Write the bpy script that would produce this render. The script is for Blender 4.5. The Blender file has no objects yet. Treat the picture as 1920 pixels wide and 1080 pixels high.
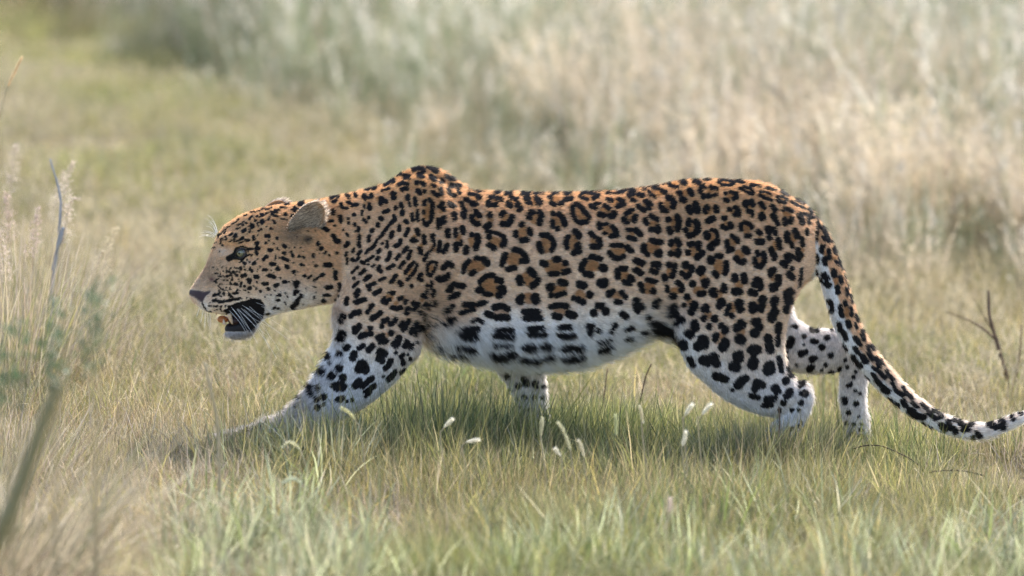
import bpy, math, random
import numpy as np
from mathutils import Vector

random.seed(7)
RNG = np.random.default_rng(11)
scene = bpy.context.scene

# ------------------------------------------------------------------ camera
DIST, PITCH, FOCAL = 14.0, math.radians(7.0), 214.0
CAM_H = DIST * math.tan(PITCH) + 0.36
cam_data = bpy.data.cameras.new('camera')
cam = bpy.data.objects.new('camera', cam_data)
scene.collection.objects.link(cam)
cam.location = (0, -DIST, CAM_H)
cam.rotation_euler = (math.radians(90) - PITCH, 0, 0)
cam_data.lens = FOCAL
cam_data.sensor_width = 36
cam_data.clip_start = 0.5
cam_data.clip_end = 2000
cam_data.dof.use_dof = True
cam_data.dof.focus_distance = 14.0
cam_data.dof.aperture_fstop = 2.45
cam_data.dof.aperture_blades = 0
scene.camera = cam

# ------------------------------------------------------------------ light
SUN_EL, SUN_AZ = math.radians(47), math.radians(28)   # azimuth from +Y towards +X
world = bpy.data.worlds.new('World')
scene.world = world
world.use_nodes = True
wn = world.node_tree
wn.nodes.clear()
sky = wn.nodes.new('ShaderNodeTexSky')
sky.sky_type = 'NISHITA'
sky.sun_disc = False
sky.sun_elevation = SUN_EL
sky.sun_rotation = SUN_AZ
sky.air_density = 1.0
sky.dust_density = 2.0
bg = wn.nodes.new('ShaderNodeBackground')
bg.inputs['Strength'].default_value = 0.15
wo = wn.nodes.new('ShaderNodeOutputWorld')
wn.links.new(sky.outputs[0], bg.inputs[0])
wn.links.new(bg.outputs[0], wo.inputs[0])
sd = bpy.data.lights.new('sun', 'SUN')
sd.energy = 3.3
sd.angle = math.radians(0.6)
sd.color = (1.0, 0.93, 0.82)
sun = bpy.data.objects.new('sun', sd)
scene.collection.objects.link(sun)
sdir = Vector((math.sin(SUN_AZ) * math.cos(SUN_EL), math.cos(SUN_AZ) * math.cos(SUN_EL), math.sin(SUN_EL)))
sun.rotation_euler = sdir.to_track_quat('Z', 'Y').to_euler()
sun.location = sdir * 10
scene.view_settings.view_transform = 'Standard'
scene.view_settings.look = 'None'
scene.view_settings.gamma = 1
scene.view_settings.exposure = 1.55
scene.view_settings.use_curve_mapping = False
scene.render.engine = 'CYCLES'
scene.cycles.use_denoising = True
scene.cycles.denoising_prefilter = 'FAST'
scene.cycles.denoising_input_passes = 'RGB_ALBEDO_NORMAL'
scene.cycles.max_bounces = 8
scene.cycles.diffuse_bounces = 5
scene.cycles.transmission_bounces = 6
scene.cycles.transparent_max_bounces = 8
scene.cycles.sample_clamp_indirect = 8
scene.cycles.caustics_reflective = False
scene.cycles.caustics_refractive = False

# ------------------------------------------------------------------ measuring
# photo pixels (1920x1080) <-> world, used once to measure where things stand
FPX = FOCAL / 36 * 1920
CP, SP = math.cos(PITCH), math.sin(PITCH)

def P(px, py, y=0.0):
    a = (np.asarray(px, float) - 960) / FPX
    b = (540 - np.asarray(py, float)) / FPX
    dy = CP + b * SP
    dz = -SP + b * CP
    t = (y + DIST) / dy
    return a * t, y + 0 * t, CAM_H + dz * t

def proj(p):
    x, y, z = p[:, 0], p[:, 1] + DIST, p[:, 2] - CAM_H
    f = y * CP - z * SP
    u = y * SP + z * CP
    return 960 + FPX * x / f, 540 - FPX * u / f

PXM = DIST / CP / FPX       # metres per photo pixel at the animal

contacts = [(430, 836, -.085), (1430, 879, -.085), (985, 838, .08), (1590, 866, .08)]
cx = [float(P(*c)[0]) for c in contacts]
cz = [float(P(*c)[2]) for c in contacts]
GB, GA = np.polyfit(cx, cz, 1)

def gz(x, y):
    x = np.asarray(x, float); y = np.asarray(y, float)
    far = np.clip((np.abs(y) - 1.0) / 4, 0, 1)
    return (GA + GB * 4 * np.tanh(x / 4)
            + (0.02 * np.sin(x * 1.3 + 0.7 * y) + 0.025 * np.sin(y * .9 + 1.3) * np.cos(x * .6)) * far)

def G(px, py):
    # ground point seen at a photo pixel
    y = 0.0
    for _ in range(60):
        a = (px - 960) / FPX; b = (540 - py) / FPX
        dy, dz = CP + b * SP, -SP + b * CP
        t = (y + DIST) / dy
        h = gz(a * t, y)
        y = (h - CAM_H) / dz * dy - DIST
    t = (y + DIST) / dy
    return float(a * t), float(y), float(gz(a * t, y))

# ------------------------------------------------------------------ helpers
def link(o, parent=None):
    scene.collection.objects.link(o)
    if parent is not None:
        o.parent = parent
    return o

def tag(o, label=None, cat=None, group=None, kind=None):
    if label: o['label'] = label
    if cat: o['category'] = cat
    if group: o['group'] = group
    if kind: o['kind'] = kind
    return o

def mesh_obj(name, verts, faces, mat=None, parent=None, smooth=True, cols=None, colname='tint_v', do_link=True):
    me = bpy.data.meshes.new(name)
    me.from_pydata([tuple(map(float, v)) for v in verts], [], [tuple(map(int, f)) for f in faces])
    if smooth:
        me.polygons.foreach_set('use_smooth', [True] * len(me.polygons))
    if cols is not None:
        a = me.attributes.new(colname, 'FLOAT_COLOR', 'POINT')
        c = np.ones((len(verts), 4), np.float32); c[:, :3] = cols
        a.data.foreach_set('color', c.ravel())
    me.update()
    if mat: me.materials.append(mat)
    o = bpy.data.objects.new(name, me)
    if do_link: link(o, parent)
    return o

def tube(path, radii, n=6, cap=True):
    path = np.asarray(path, float); m = len(path)
    radii = np.broadcast_to(np.asarray(radii, float), (m,))
    tg = np.gradient(path, axis=0); tg /= np.linalg.norm(tg, axis=1)[:, None] + 1e-12
    ref = np.array([0.31, 0.9, 0.2]); V = []
    for i in range(m):
        a = np.cross(tg[i], ref); a /= np.linalg.norm(a) + 1e-12
        b = np.cross(tg[i], a)
        for k in range(n):
            t = 2 * math.pi * k / n
            V.append(path[i] + radii[i] * (math.cos(t) * a + math.sin(t) * b))
    F = []
    for i in range(m - 1):
        for k in range(n):
            k2 = (k + 1) % n
            F.append((i * n + k, i * n + k2, (i + 1) * n + k2, (i + 1) * n + k))
    if cap:
        F.append(tuple(range(n))[::-1]); F.append(tuple((m - 1) * n + k for k in range(n)))
    return V, F

def curve_pts(ctrl, n):
    """Catmull-Rom through control points."""
    c = np.asarray(ctrl, float)
    c = np.vstack([2 * c[0] - c[1], c, 2 * c[-1] - c[-2]])
    out = []
    m = len(c) - 3
    for t in np.linspace(0, m - 1e-6, n):
        i = int(t); u = t - i
        p0, p1, p2, p3 = c[i], c[i + 1], c[i + 2], c[i + 3]
        out.append(0.5 * (2 * p1 + (p2 - p0) * u + (2 * p0 - 5 * p1 + 4 * p2 - p3) * u * u + (3 * p1 - p0 - 3 * p2 + p3) * u ** 3))
    return np.array(out)

def smooth01(a, b, x):
    t = np.clip((x - a) / (b - a), 0, 1)
    return t * t * (3 - 2 * t)

def vnoise(p, freq, seed=0):
    """cheap smooth 3-D value noise in -1..1"""
    q = np.asarray(p) * freq + seed * 17.13
    i = np.floor(q).astype(np.int64); f = q - i; f = f * f * (3 - 2 * f)
    def h(ix, iy, iz):
        n = (ix * 374761393 + iy * 668265263 + iz * 2147483647 + seed * 974711) & 0xffffffff
        n = ((n ^ (n >> 13)) * 1274126177) & 0xffffffff
        return ((n ^ (n >> 16)) & 0xffff) / 32767.5 - 1
    r = 0
    for dx in (0, 1):
        for dy in (0, 1):
            for dz in (0, 1):
                w = (f[:, 0] if dx else 1 - f[:, 0]) * (f[:, 1] if dy else 1 - f[:, 1]) * (f[:, 2] if dz else 1 - f[:, 2])
                r = r + w * h(i[:, 0] + dx, i[:, 1] + dy, i[:, 2] + dz)
    return r

# ------------------------------------------------------------------ materials
def mat_plain(name, col, rough=0.6, spec=0.4, trans=0.0, noise=0.0, nscale=80):
    m = bpy.data.materials.new(name); m.use_nodes = True
    nt = m.node_tree; b = nt.nodes['Principled BSDF']
    b.inputs['Base Color'].default_value = (*col, 1)
    b.inputs['Roughness'].default_value = rough
    b.inputs['Specular IOR Level'].default_value = spec
    if noise:
        tc = nt.nodes.new('ShaderNodeTexCoord'); nz = nt.nodes.new('ShaderNodeTexNoise'); nz.inputs['Scale'].default_value = nscale
        nz.inputs['Detail'].default_value = 4
        mp = nt.nodes.new('ShaderNodeMapRange'); mp.inputs[3].default_value = 1 - noise; mp.inputs[4].default_value = 1 + noise
        mx = nt.nodes.new('ShaderNodeMix'); mx.data_type = 'RGBA'; mx.blend_type = 'MULTIPLY'; mx.inputs[0].default_value = 1
        mx.inputs[6].default_value = (*col, 1)
        nt.links.new(tc.outputs['Object'], nz.inputs['Vector']); nt.links.new(nz.outputs[0], mp.inputs[0])
        nt.links.new(mp.outputs[0], mx.inputs[7]); nt.links.new(mx.outputs[2], b.inputs['Base Color'])
    if trans:
        tr = nt.nodes.new('ShaderNodeBsdfTranslucent'); tr.inputs[0].default_value = (*col, 1)
        mix = nt.nodes.new('ShaderNodeMixShader'); mix.inputs[0].default_value = trans
        out = nt.nodes['Material Output']
        nt.links.new(b.outputs[0], mix.inputs[1]); nt.links.new(tr.outputs[0], mix.inputs[2]); nt.links.new(mix.outputs[0], out.inputs[0])
    return m

def mat_grass(name, trans=0.4, rough=0.55, spec=0.35, boost=1.0):
    """blade colour = per-vertex colour x per-tuft tint"""
    m = bpy.data.materials.new(name); m.use_nodes = True
    nt = m.node_tree; b = nt.nodes['Principled BSDF']; out = nt.nodes['Material Output']
    a1 = nt.nodes.new('ShaderNodeAttribute'); a1.attribute_name = 'tint_v'
    a2 = nt.nodes.new('ShaderNodeAttribute'); a2.attribute_name = 'tint'; a2.attribute_type = 'INSTANCER'
    mx = nt.nodes.new('ShaderNodeMix'); mx.data_type = 'RGBA'; mx.blend_type = 'MULTIPLY'; mx.inputs[0].default_value = 1
    nt.links.new(a1.outputs['Color'], mx.inputs[6]); nt.links.new(a2.outputs['Color'], mx.inputs[7])
    nt.links.new(mx.outputs[2], b.inputs['Base Color'])
    b.inputs['Roughness'].default_value = rough; b.inputs['Specular IOR Level'].default_value = spec
    tr = nt.nodes.new('ShaderNodeBsdfTranslucent'); nt.links.new(mx.outputs[2], tr.inputs[0])
    mix = nt.nodes.new('ShaderNodeMixShader'); mix.inputs[0].default_value = trans
    nt.links.new(b.outputs[0], mix.inputs[1]); nt.links.new(tr.outputs[0], mix.inputs[2]); nt.links.new(mix.outputs[0], out.inputs[0])
    return m

# ------------------------------------------------------------------ ground
def build_ground():
    xs = np.concatenate([[-300, -80, -30, -12], np.linspace(-7, 7, 71), [12, 30, 80, 300]])
    ys = np.concatenate([[-60, -20, -10], np.linspace(-6, 30, 145), [40, 80, 200, 600]])
    X, Y = np.meshgrid(xs, ys)
    Z = gz(X, Y)
    n = vnoise(np.stack([X.ravel(), Y.ravel(), 0 * X.ravel()], 1), 2.2, 5).reshape(X.shape) * 0.008
    Z = Z + n
    V = np.stack([X.ravel(), Y.ravel(), Z.ravel()], 1)
    nx = len(xs); F = []
    for j in range(len(ys) - 1):
        for i in range(nx - 1):
            a = j * nx + i
            F.append((a, a + 1, a + nx + 1, a + nx))
    m = bpy.data.materials.new('soil_and_litter'); m.use_nodes = True
    nt = m.node_tree; b = nt.nodes['Principled BSDF']
    tc = nt.nodes.new('ShaderNodeTexCoord')
    n1 = nt.nodes.new('ShaderNodeTexNoise'); n1.inputs['Scale'].default_value = 1.1; n1.inputs['Detail'].default_value = 5
    n2 = nt.nodes.new('ShaderNodeTexNoise'); n2.inputs['Scale'].default_value = 45; n2.inputs['Detail'].default_value = 6
    r = nt.nodes.new('ShaderNodeValToRGB')
    r.color_ramp.elements[0].position = .35; r.color_ramp.elements[0].color = (.13, .10, .065, 1)
    r.color_ramp.elements[1].position = .65; r.color_ramp.elements[1].color = (.30, .23, .16, 1)
    e = r.color_ramp.elements.new(.5); e.color = (.18, .16, .08, 1)
    ad = nt.nodes.new('ShaderNodeMath'); ad.operation = 'ADD'
    mu = nt.nodes.new('ShaderNodeMath'); mu.operation = 'MULTIPLY'; mu.inputs[1].default_value = 0.5
    nt.links.new(tc.outputs['Object'], n1.inputs['Vector']); nt.links.new(tc.outputs['Object'], n2.inputs['Vector'])
    nt.links.new(n1.outputs[0], ad.inputs[0]); nt.links.new(n2.outputs[0], ad.inputs[1]); nt.links.new(ad.outputs[0], mu.inputs[0])
    nt.links.new(mu.outputs[0], r.inputs[0]); nt.links.new(r.outputs[0], b.inputs['Base Color'])
    b.inputs['Roughness'].default_value = .95; b.inputs['Specular IOR Level'].default_value = .1
    bm = nt.nodes.new('ShaderNodeBump'); bm.inputs['Distance'].default_value = .01; bm.inputs['Strength'].default_value = .8
    nt.links.new(n2.outputs[0], bm.inputs['Height']); nt.links.new(bm.outputs[0], b.inputs['Normal'])
    o = mesh_obj('ground', V, F, m)
    tag(o, 'dry sandy savanna soil with plant litter under the grass', 'ground', kind='structure')

# ------------------------------------------------------------------ grass scattering
def blade(base, h, w, lean, az, curl, colb, colt, seg=3):
    """one tapered blade: verts, faces, colours"""
    V, C, F = [], [], []
    d = np.array([math.cos(az), math.sin(az), 0]); s = np.array([-d[1], d[0], 0])
    fa = RNG.uniform(0, math.pi); s = s * math.cos(fa) + d * math.sin(fa) * .6
    p = np.array(base, float); ang = lean
    for k in range(seg + 1):
        t = k / seg
        ww = w * (1 - t) ** 0.7
        c = colb * (1 - t) + colt * t
        if k < seg:
            V += [p - s * ww / 2, p + s * ww / 2]; C += [c, c]
        else:
            V.append(p.copy()); C.append(c)
        step = h / seg
        p = p + step * (math.cos(ang) * np.array([0, 0, 1]) + math.sin(ang) * d)
        ang += curl / seg
    for k in range(seg - 1):
        F.append((2 * k, 2 * k + 1, 2 * k + 3, 2 * k + 2))
    F.append((2 * seg - 2, 2 * seg - 1, 2 * seg))
    return V, F, C

def tuft(name, n, rad, hr, wr, lean, curl, palette, mat, seeds=0, seedcol=(.5, .42, .36), seg=3, seedsize=1.0, seedlen=.35):
    V, F, C = [], [], []
    pal = [np.array(p) for p in palette]
    for i in range(n):
        r = rad * math.sqrt(RNG.random()); a = RNG.uniform(0, 2 * math.pi)
        base = (r * math.cos(a), r * math.sin(a), -0.01)
        col = pal[RNG.integers(len(pal))] * (RNG.uniform(.55, 1.35) if RNG.random() > .07 else 1.9)
        h = RNG.uniform(*hr)
        az = a + RNG.normal(0, .9)
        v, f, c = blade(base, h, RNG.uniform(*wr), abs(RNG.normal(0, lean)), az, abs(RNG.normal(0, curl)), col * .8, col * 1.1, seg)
        o = len(V); V += v; C += c; F += [tuple(q + o for q in ff) for ff in f]
        if i < seeds:
            # feathery panicle: small slivers along the upper stem
            tip = v[-1]; prev = v[-3]
            ax = tip - prev; L = np.linalg.norm(ax); ax = ax / (L + 1e-9)
            sc = np.array(seedcol) * RNG.uniform(.85, 1.15)
            for q in range(14):
                t = RNG.random()
                b0 = tip - ax * (h * seedlen) * t
                dr = RNG.normal(0, 1, 3); dr -= ax * dr.dot(ax); dr /= np.linalg.norm(dr) + 1e-9
                ln = seedsize * RNG.uniform(.006, .016) * (0.5 + t)
                e = b0 + ax * ln * .9 + dr * ln * .5
                sd_ = np.cross(ax, dr) * .0011 * seedsize
                o = len(V)
                V += [b0 - sd_, b0 + sd_, e + sd_ * .8, e - sd_ * .8]; C += [sc] * 4
                F.append((o, o + 1, o + 2, o + 3))
    ob = mesh_obj(name, V, F, mat, smooth=False, cols=np.array(C), do_link=False)
    return ob

def scatter(name, objs, pts, rots, scl, tint, idx, label, cat, kind='stuff'):
    col = bpy.data.collections.new(name + '_sources')
    for i, o in enumerate(objs):
        o.name = '%s_%s' % (name, 'abcdefghijklmnop'[i]); col.objects.link(o)
    me = bpy.data.meshes.new(name)
    n = len(pts)
    me.vertices.add(n); me.vertices.foreach_set('co', np.asarray(pts, np.float32).ravel())
    a = me.attributes.new('rot', 'FLOAT_VECTOR', 'POINT'); a.data.foreach_set('vector', np.asarray(rots, np.float32).ravel())
    a = me.attributes.new('scl', 'FLOAT_VECTOR', 'POINT'); a.data.foreach_set('vector', np.asarray(scl, np.float32).ravel())
    c = np.ones((n, 4), np.float32); c[:, :3] = tint
    a = me.attributes.new('tint', 'FLOAT_COLOR', 'POINT'); a.data.foreach_set('color', c.ravel())
    a = me.attributes.new('idx', 'INT', 'POINT'); a.data.foreach_set('value', np.asarray(idx, np.int32))
    ob = link(bpy.data.objects.new(name, me))
    ng = bpy.data.node_groups.new(name, 'GeometryNodeTree')
    ng.interface.new_socket('Geometry', in_out='INPUT', socket_type='NodeSocketGeometry')
    ng.interface.new_socket('Geometry', in_out='OUTPUT', socket_type='NodeSocketGeometry')
    N = ng.nodes; Lk = ng.links
    gi, go = N.new('NodeGroupInput'), N.new('NodeGroupOutput')
    iop = N.new('GeometryNodeInstanceOnPoints')
    ci = N.new('GeometryNodeCollectionInfo'); ci.inputs['Collection'].default_value = col
    ci.inputs['Separate Children'].default_value = True; ci.inputs['Reset Children'].default_value = True
    def na(nm, t):
        x = N.new('GeometryNodeInputNamedAttribute'); x.data_type = t; x.inputs['Name'].default_value = nm
        return x.outputs['Attribute']
    m2p = N.new('GeometryNodeMeshToPoints')
    Lk.new(gi.outputs[0], m2p.inputs['Mesh']); Lk.new(m2p.outputs[0], iop.inputs['Points'])
    Lk.new(ci.outputs[0], iop.inputs['Instance'])
    iop.inputs['Pick Instance'].default_value = True
    Lk.new(na('idx', 'INT'), iop.inputs['Instance Index'])
    Lk.new(na('rot', 'FLOAT_VECTOR'), iop.inputs['Rotation'])
    Lk.new(na('scl', 'FLOAT_VECTOR'), iop.inputs['Scale'])
    Lk.new(iop.outputs[0], go.inputs[0])
    md = ob.modifiers.new('scatter', 'NODES'); md.node_group = ng
    tag(ob, label, cat, kind=kind)
    return ob

# ================================================================== LEOPARD
# ---- body as one implicit surface (measured outline, real widths) ----
H = 0.0036
LOFT = np.array([  # px, top py, bottom py, half width (m)
 (356,544,553,.010),(362,534,566,.020),(370,522,572,.027),(380,508,578,.033),(390,490,583,.036),(398,466,585,.038),(408,441,587,.041),(420,423,590,.046),
 (450,403,592,.058),(480,392,592,.068),(510,386,590,.074),(540,382,583,.078),(570,378,577,.078),(600,374,571,.078),
 (640,364,566,.082),(680,354,590,.086),(720,343,615,.092),(755,331,635,.096),(785,327,640,.100),(815,336,647,.105),(850,351,658,.113),(880,355,664,.117),
 (920,357,671,.121),(1020,360,683,.127),(1100,358,681,.127),(1160,356,657,.122),(1220,348,630,.115),(1280,336,640,.108),
 (1340,334,640,.106),(1400,343,640,.104),(1460,359,610,.096),(1500,380,545,.075),(1518,398,500,.045)], float)

# limbs: (px, py, in-plane radius px, lateral y, lateral/in-plane ratio)
def limb(*p):
    a = np.array(p, float)
    if a[0, 0] != 1490: a[:, 2] -= np.where(a[:, 2] > 17, 2.5, 0)     # room for the fur
    return a
LIMBS = {
 'near_scapula': limb((782,345,15,-.036,1.0),(800,350,20,-.042,.9),(805,378,36,-.054,.7),(770,440,56,-.064,.58),(725,530,72,-.072,.56),(708,600,76,-.078,.56)),
 'far_ridge': limb((742,350,12,.036,1),(766,335,15,.040,1),(795,329,17,.043,1),(830,338,16,.046,1),(864,356,12,.048,1)),
 'far_scapula': limb((805,352,24,.046,.9),(835,385,36,.054,.7),(850,460,56,.066,.58),(880,560,58,.078,.58)),
 'near_fore': limb((700,590,74,-.080,.56),(706,640,76,-.084,.56),(662,706,62,-.088,.60),(600,763,42,-.090,.75),(545,797,29,-.088,1.0),(500,811,22,-.086,1.3),(455,822,20,-.086,1.6),(412,828,14,-.086,1.9)),
 'elbow': limb((740,600,40,-.08,.6),(768,655,20,-.084,1.0)),
 'far_fore': limb((880,560,56,.078,.6),(945,640,50,.080,.62),(976,683,45,.080,.66),(990,722,36,.080,.8),(1000,760,29,.080,1.0),(1003,800,26,.080,1.1),(985,818,22,.080,1.5),(960,824,15,.080,1.8)),
 'near_hip': limb((1330,412,60,-.045,.6),(1400,430,76,-.050,.6),(1440,446,72,-.045,.6)),
 'near_thigh': limb((1410,430,84,-.060,.55),(1392,520,102,-.076,.50),(1376,600,101,-.082,.48),(1388,664,86,-.084,.50),(1424,714,62,-.086,.58),(1468,742,43,-.086,.75),(1497,744,31,-.086,.95),(1484,783,27,-.086,1.1),(1455,822,24,-.086,1.3),(1424,850,21,-.086,1.6),(1394,862,14,-.086,1.9)),
 'near_knee': limb((1310,610,34,-.08,.7),(1322,665,34,-.082,.8)),
 'far_thigh': limb((1370,480,80,.060,.55),(1400,566,78,.074,.55),(1450,630,56,.080,.60),(1508,656,45,.082,.66),(1555,658,43,.082,.7),(1594,656,37,.082,.8),(1601,700,28,.082,1.0),(1599,750,26,.082,1.05),(1607,800,25,.082,1.1),(1606,836,25,.082,1.3),(1580,850,22,.082,1.6),(1556,856,13,.082,1.8)),
 'tail': limb((1490,398,22,0,1.0),(1520,432,24,-.004,1.0),(1543,472,23,-.010,1.0),(1567,540,23,-.016,1),(1589,610,23,-.02,1),(1619,664,22.5,-.02,1),(1660,712,21.5,-.02,1),(1705,755,18.5,-.02,1),(1752,786,16.5,-.02,1),(1797,803,16,-.02,1),(1838,809,14.5,-.015,1),(1872,801,12.5,-.01,1),(1902,788,10.5,0,1),(1935,777,9,.01,1),(1970,771,8,.02,1)),
 'jaw': limb((520,558,25,0,1.6),(486,583,17,0,1.7),(462,609,19.5,0,1.25),(443,617,16,0,1.1),(434,617,13,0,1.1)),
 'rump': limb((1490,490,22,0,1.6),(1512,500,13,0,1.4)),
}
MUSC = [  # extra masses: px, py, rx px, rz px, y, ry m
 (520,515,62,52,-.040,.040),(520,515,62,52,.040,.040),     # cheek
 (402,563,32,20,-.022,.022),(402,563,32,20,.022,.022),(374,553,15,11,0,.020),     # muzzle pads
 (440,448,28,12,-.036,.016),(440,448,28,12,.036,.016),     # brows
 (1395,388,66,32,-.045,.05),(1395,388,66,32,.045,.05),     # pelvis
 (1000,600,190,86,0,.130),(1110,560,120,90,0,.128),
 (1508,492,16,26,-.012,.028),(1508,492,16,26,.012,.028),
]

x0, _, z1 = [float(v) for v in P(345, 285, 0)]
x1, _, z0 = [float(v) for v in P(1985, 905, 0)]
gx = np.arange(x0, x1, H); gy = np.arange(-.162, .162, H); gzv = np.arange(z0, z1, H)
NX, NY, NZ = len(gx), len(gy), len(gzv)

def interp_smooth(xq, xs, ys, sm=.010):
    fine = np.linspace(xs[0], xs[-1], 1600)
    v = np.interp(fine, xs, ys)
    k = max(1, int(sm / (fine[1] - fine[0])))
    ker = np.hanning(2 * k + 1); ker /= ker.sum()
    vp = np.pad(v, k, mode='reflect', reflect_type='odd')
    return np.interp(xq, fine, np.convolve(vp, ker, 'valid'))

LX = P(LOFT[:, 0], 540, 0)[0]
LT = P(LOFT[:, 0], LOFT[:, 1] + np.interp(LOFT[:, 0], [560, 700, 1500], [1, 3.5, 3.5]), 0)[2]; LB = P(LOFT[:, 0], LOFT[:, 2] - np.interp(LOFT[:, 0], [560, 700, 1500], [1, 3, 3]), 0)[2]

def loft_sdf(X, Y, Z):
    xs = X.ravel() if X.ndim == 1 else X[:, 0, 0]
    head = xs < P(600, 500, 0)[0]
    top = np.where(head, interp_smooth(xs, LX, LT, .006), interp_smooth(xs, LX, LT, .030))
    bot = np.where(head, interp_smooth(xs, LX, LB, .006), interp_smooth(xs, LX, LB, .030))
    w = interp_smooth(xs, LX, LOFT[:, 3], .02)
    if X.ndim == 3:
        top, bot, w = [v[:, None, None] for v in (top, bot, w)]
    zc = (top + bot) / 2; hz = np.maximum((top - bot) / 2, .002)
    s = (Z - zc) / hz
    ww = w * (1 - .10 * np.clip(s, 0, 1) ** 2)
    f = (np.abs(s) ** 2.25 + np.abs(Y / ww) ** 2.25 + 1e-12) ** (1 / 2.25)
    d = (f - 1) * np.minimum(hz, ww)
    return np.maximum(d, np.maximum(LX[0] - X, X - LX[-1]))

def limb_samples(L, per=5):
    c = curve_pts(L, (len(L) - 1) * per + 1)
    x, _, z = P(c[:, 0], c[:, 1], c[:, 3])
    return np.stack([x, c[:, 3], z, c[:, 2] * PXM * (1 + c[:, 3] / DIST), c[:, 4]], 1)

def limb_sdf(S, X, Y, Z):
    best = None
    for a, b in zip(S[:-1], S[1:]):
        dx, dz = b[0] - a[0], b[2] - a[2]
        L2 = dx * dx + dz * dz + 1e-9
        t = np.clip(((X - a[0]) * dx + (Z - a[2]) * dz) / L2, 0, 1)
        r = a[3] + t * (b[3] - a[3]); k = a[4] + t * (b[4] - a[4])
        yy = (Y - (a[1] + t * (b[1] - a[1]))) / k
        d = np.sqrt((X - a[0] - t * dx) ** 2 + (Z - a[2] - t * dz) ** 2 + yy ** 2) - r
        d = d * np.minimum(1, .5 + .5 * k)
        best = d if best is None else np.minimum(best, d)
    return best

def smin(a, b, k):
    h = np.clip(.5 + .5 * (b - a) / k, 0, 1)
    return b + (a - b) * h - k * h * (1 - h)

print('grid', NX, NY, NZ)
F3 = np.full((NX, NY, NZ), .08, np.float32)
GX = gx[:, None, None]; GY = gy[None, :, None]; GZ = gzv[None, None, :]

def box(lo, hi, pad=.05):
    sl = []
    for g, a, b in ((gx, lo[0], hi[0]), (gy, lo[1], hi[1]), (gzv, lo[2], hi[2])):
        i0 = int(np.searchsorted(g, a - pad)); i1 = int(np.searchsorted(g, b + pad))
        sl.append(slice(max(i0, 0), max(i1, 1)))
    return tuple(sl)

def ell_sdf(m, X, Y, Z):
    px, py, rx, rz, y, ry = m
    c = P(px, py, y); a, b_, c_ = rx * PXM, ry, rz * PXM
    f = np.sqrt(((X - c[0]) / a) ** 2 + ((Y - y) / b_) ** 2 + ((Z - c[2]) / c_) ** 2 + 1e-12)
    return (f - 1) * min(a, b_, c_)

F3[:] = np.minimum(F3, loft_sdf(GX, GY, GZ))
for m in MUSC:
    c = P(m[0], m[1], m[4])
    s = box((c[0] - m[2] * PXM, m[4] - m[5], c[2] - m[3] * PXM), (c[0] + m[2] * PXM, m[4] + m[5], c[2] + m[3] * PXM), .03)
    d = ell_sdf(m, GX[s[0]], GY[:, s[1]], GZ[:, :, s[2]])
    F3[s] = smin(F3[s], d, .012 if m[0] < 560 else .03)
KS = {'near_scapula': .016, 'far_scapula': .02, 'far_ridge': .02, 'near_fore': .02, 'elbow': .02, 'far_fore': .02, 'near_hip': .04, 'near_thigh': .022,
      'near_knee': .03, 'far_thigh': .022, 'tail': .015, 'jaw': .008, 'rump': .02}
SAMP = {k: limb_samples(v) for k, v in LIMBS.items()}
for nme, S in SAMP.items():
    r = S[:, 3:4]
    lo = (S[:, :3] - r).min(0); hi = (S[:, :3] + r * 1.2).max(0)
    s = box(lo, hi, .04)
    d = limb_sdf(S, GX[s[0]], GY[:, s[1]], GZ[:, :, s[2]])
    F3[s] = smin(F3[s], d, KS[nme])
# eye sockets
EYES = [(453, 474, -.0525), (453, 474, .0525)]
for px, py, y in EYES:
    c = P(px, py, -.0525 if y < 0 else -.0525)
    c = (float(c[0]), y, float(c[2]))
    s = box(np.array(c) - .012, np.array(c) + .012, .02)
    d = np.sqrt((GX[s[0]] - c[0]) ** 2 + (GY[:, s[1]] - c[1] * 1.12) ** 2 + (GZ[:, :, s[2]] - c[2]) ** 2) - .0135
    F3[s] = -smin(-F3[s], d, .003)
# mouth slit between lip and lower jaw
mc = P(409, 598, 0)
s = box((mc[0] - .03, -.06, mc[2] - .02), (mc[0] + .05, .06, mc[2] + .02), .03)
a_ = np.array(P(396, 596, 0)); b_ = np.array(P(436, 599, 0))
dx, dz = b_[0] - a_[0], b_[2] - a_[2]
t = np.clip(((GX[s[0]] - a_[0]) * dx + (GZ[:, :, s[2]] - a_[2]) * dz) / (dx * dx + dz * dz), 0, 1)
d = np.sqrt((GX[s[0]] - a_[0] - t * dx) ** 2 + (GZ[:, :, s[2]] - a_[2] - t * dz) ** 2) - .0085 + 0 * GY[:, s[1]]
F3[s] = -smin(-F3[s], d, .003)

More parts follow.
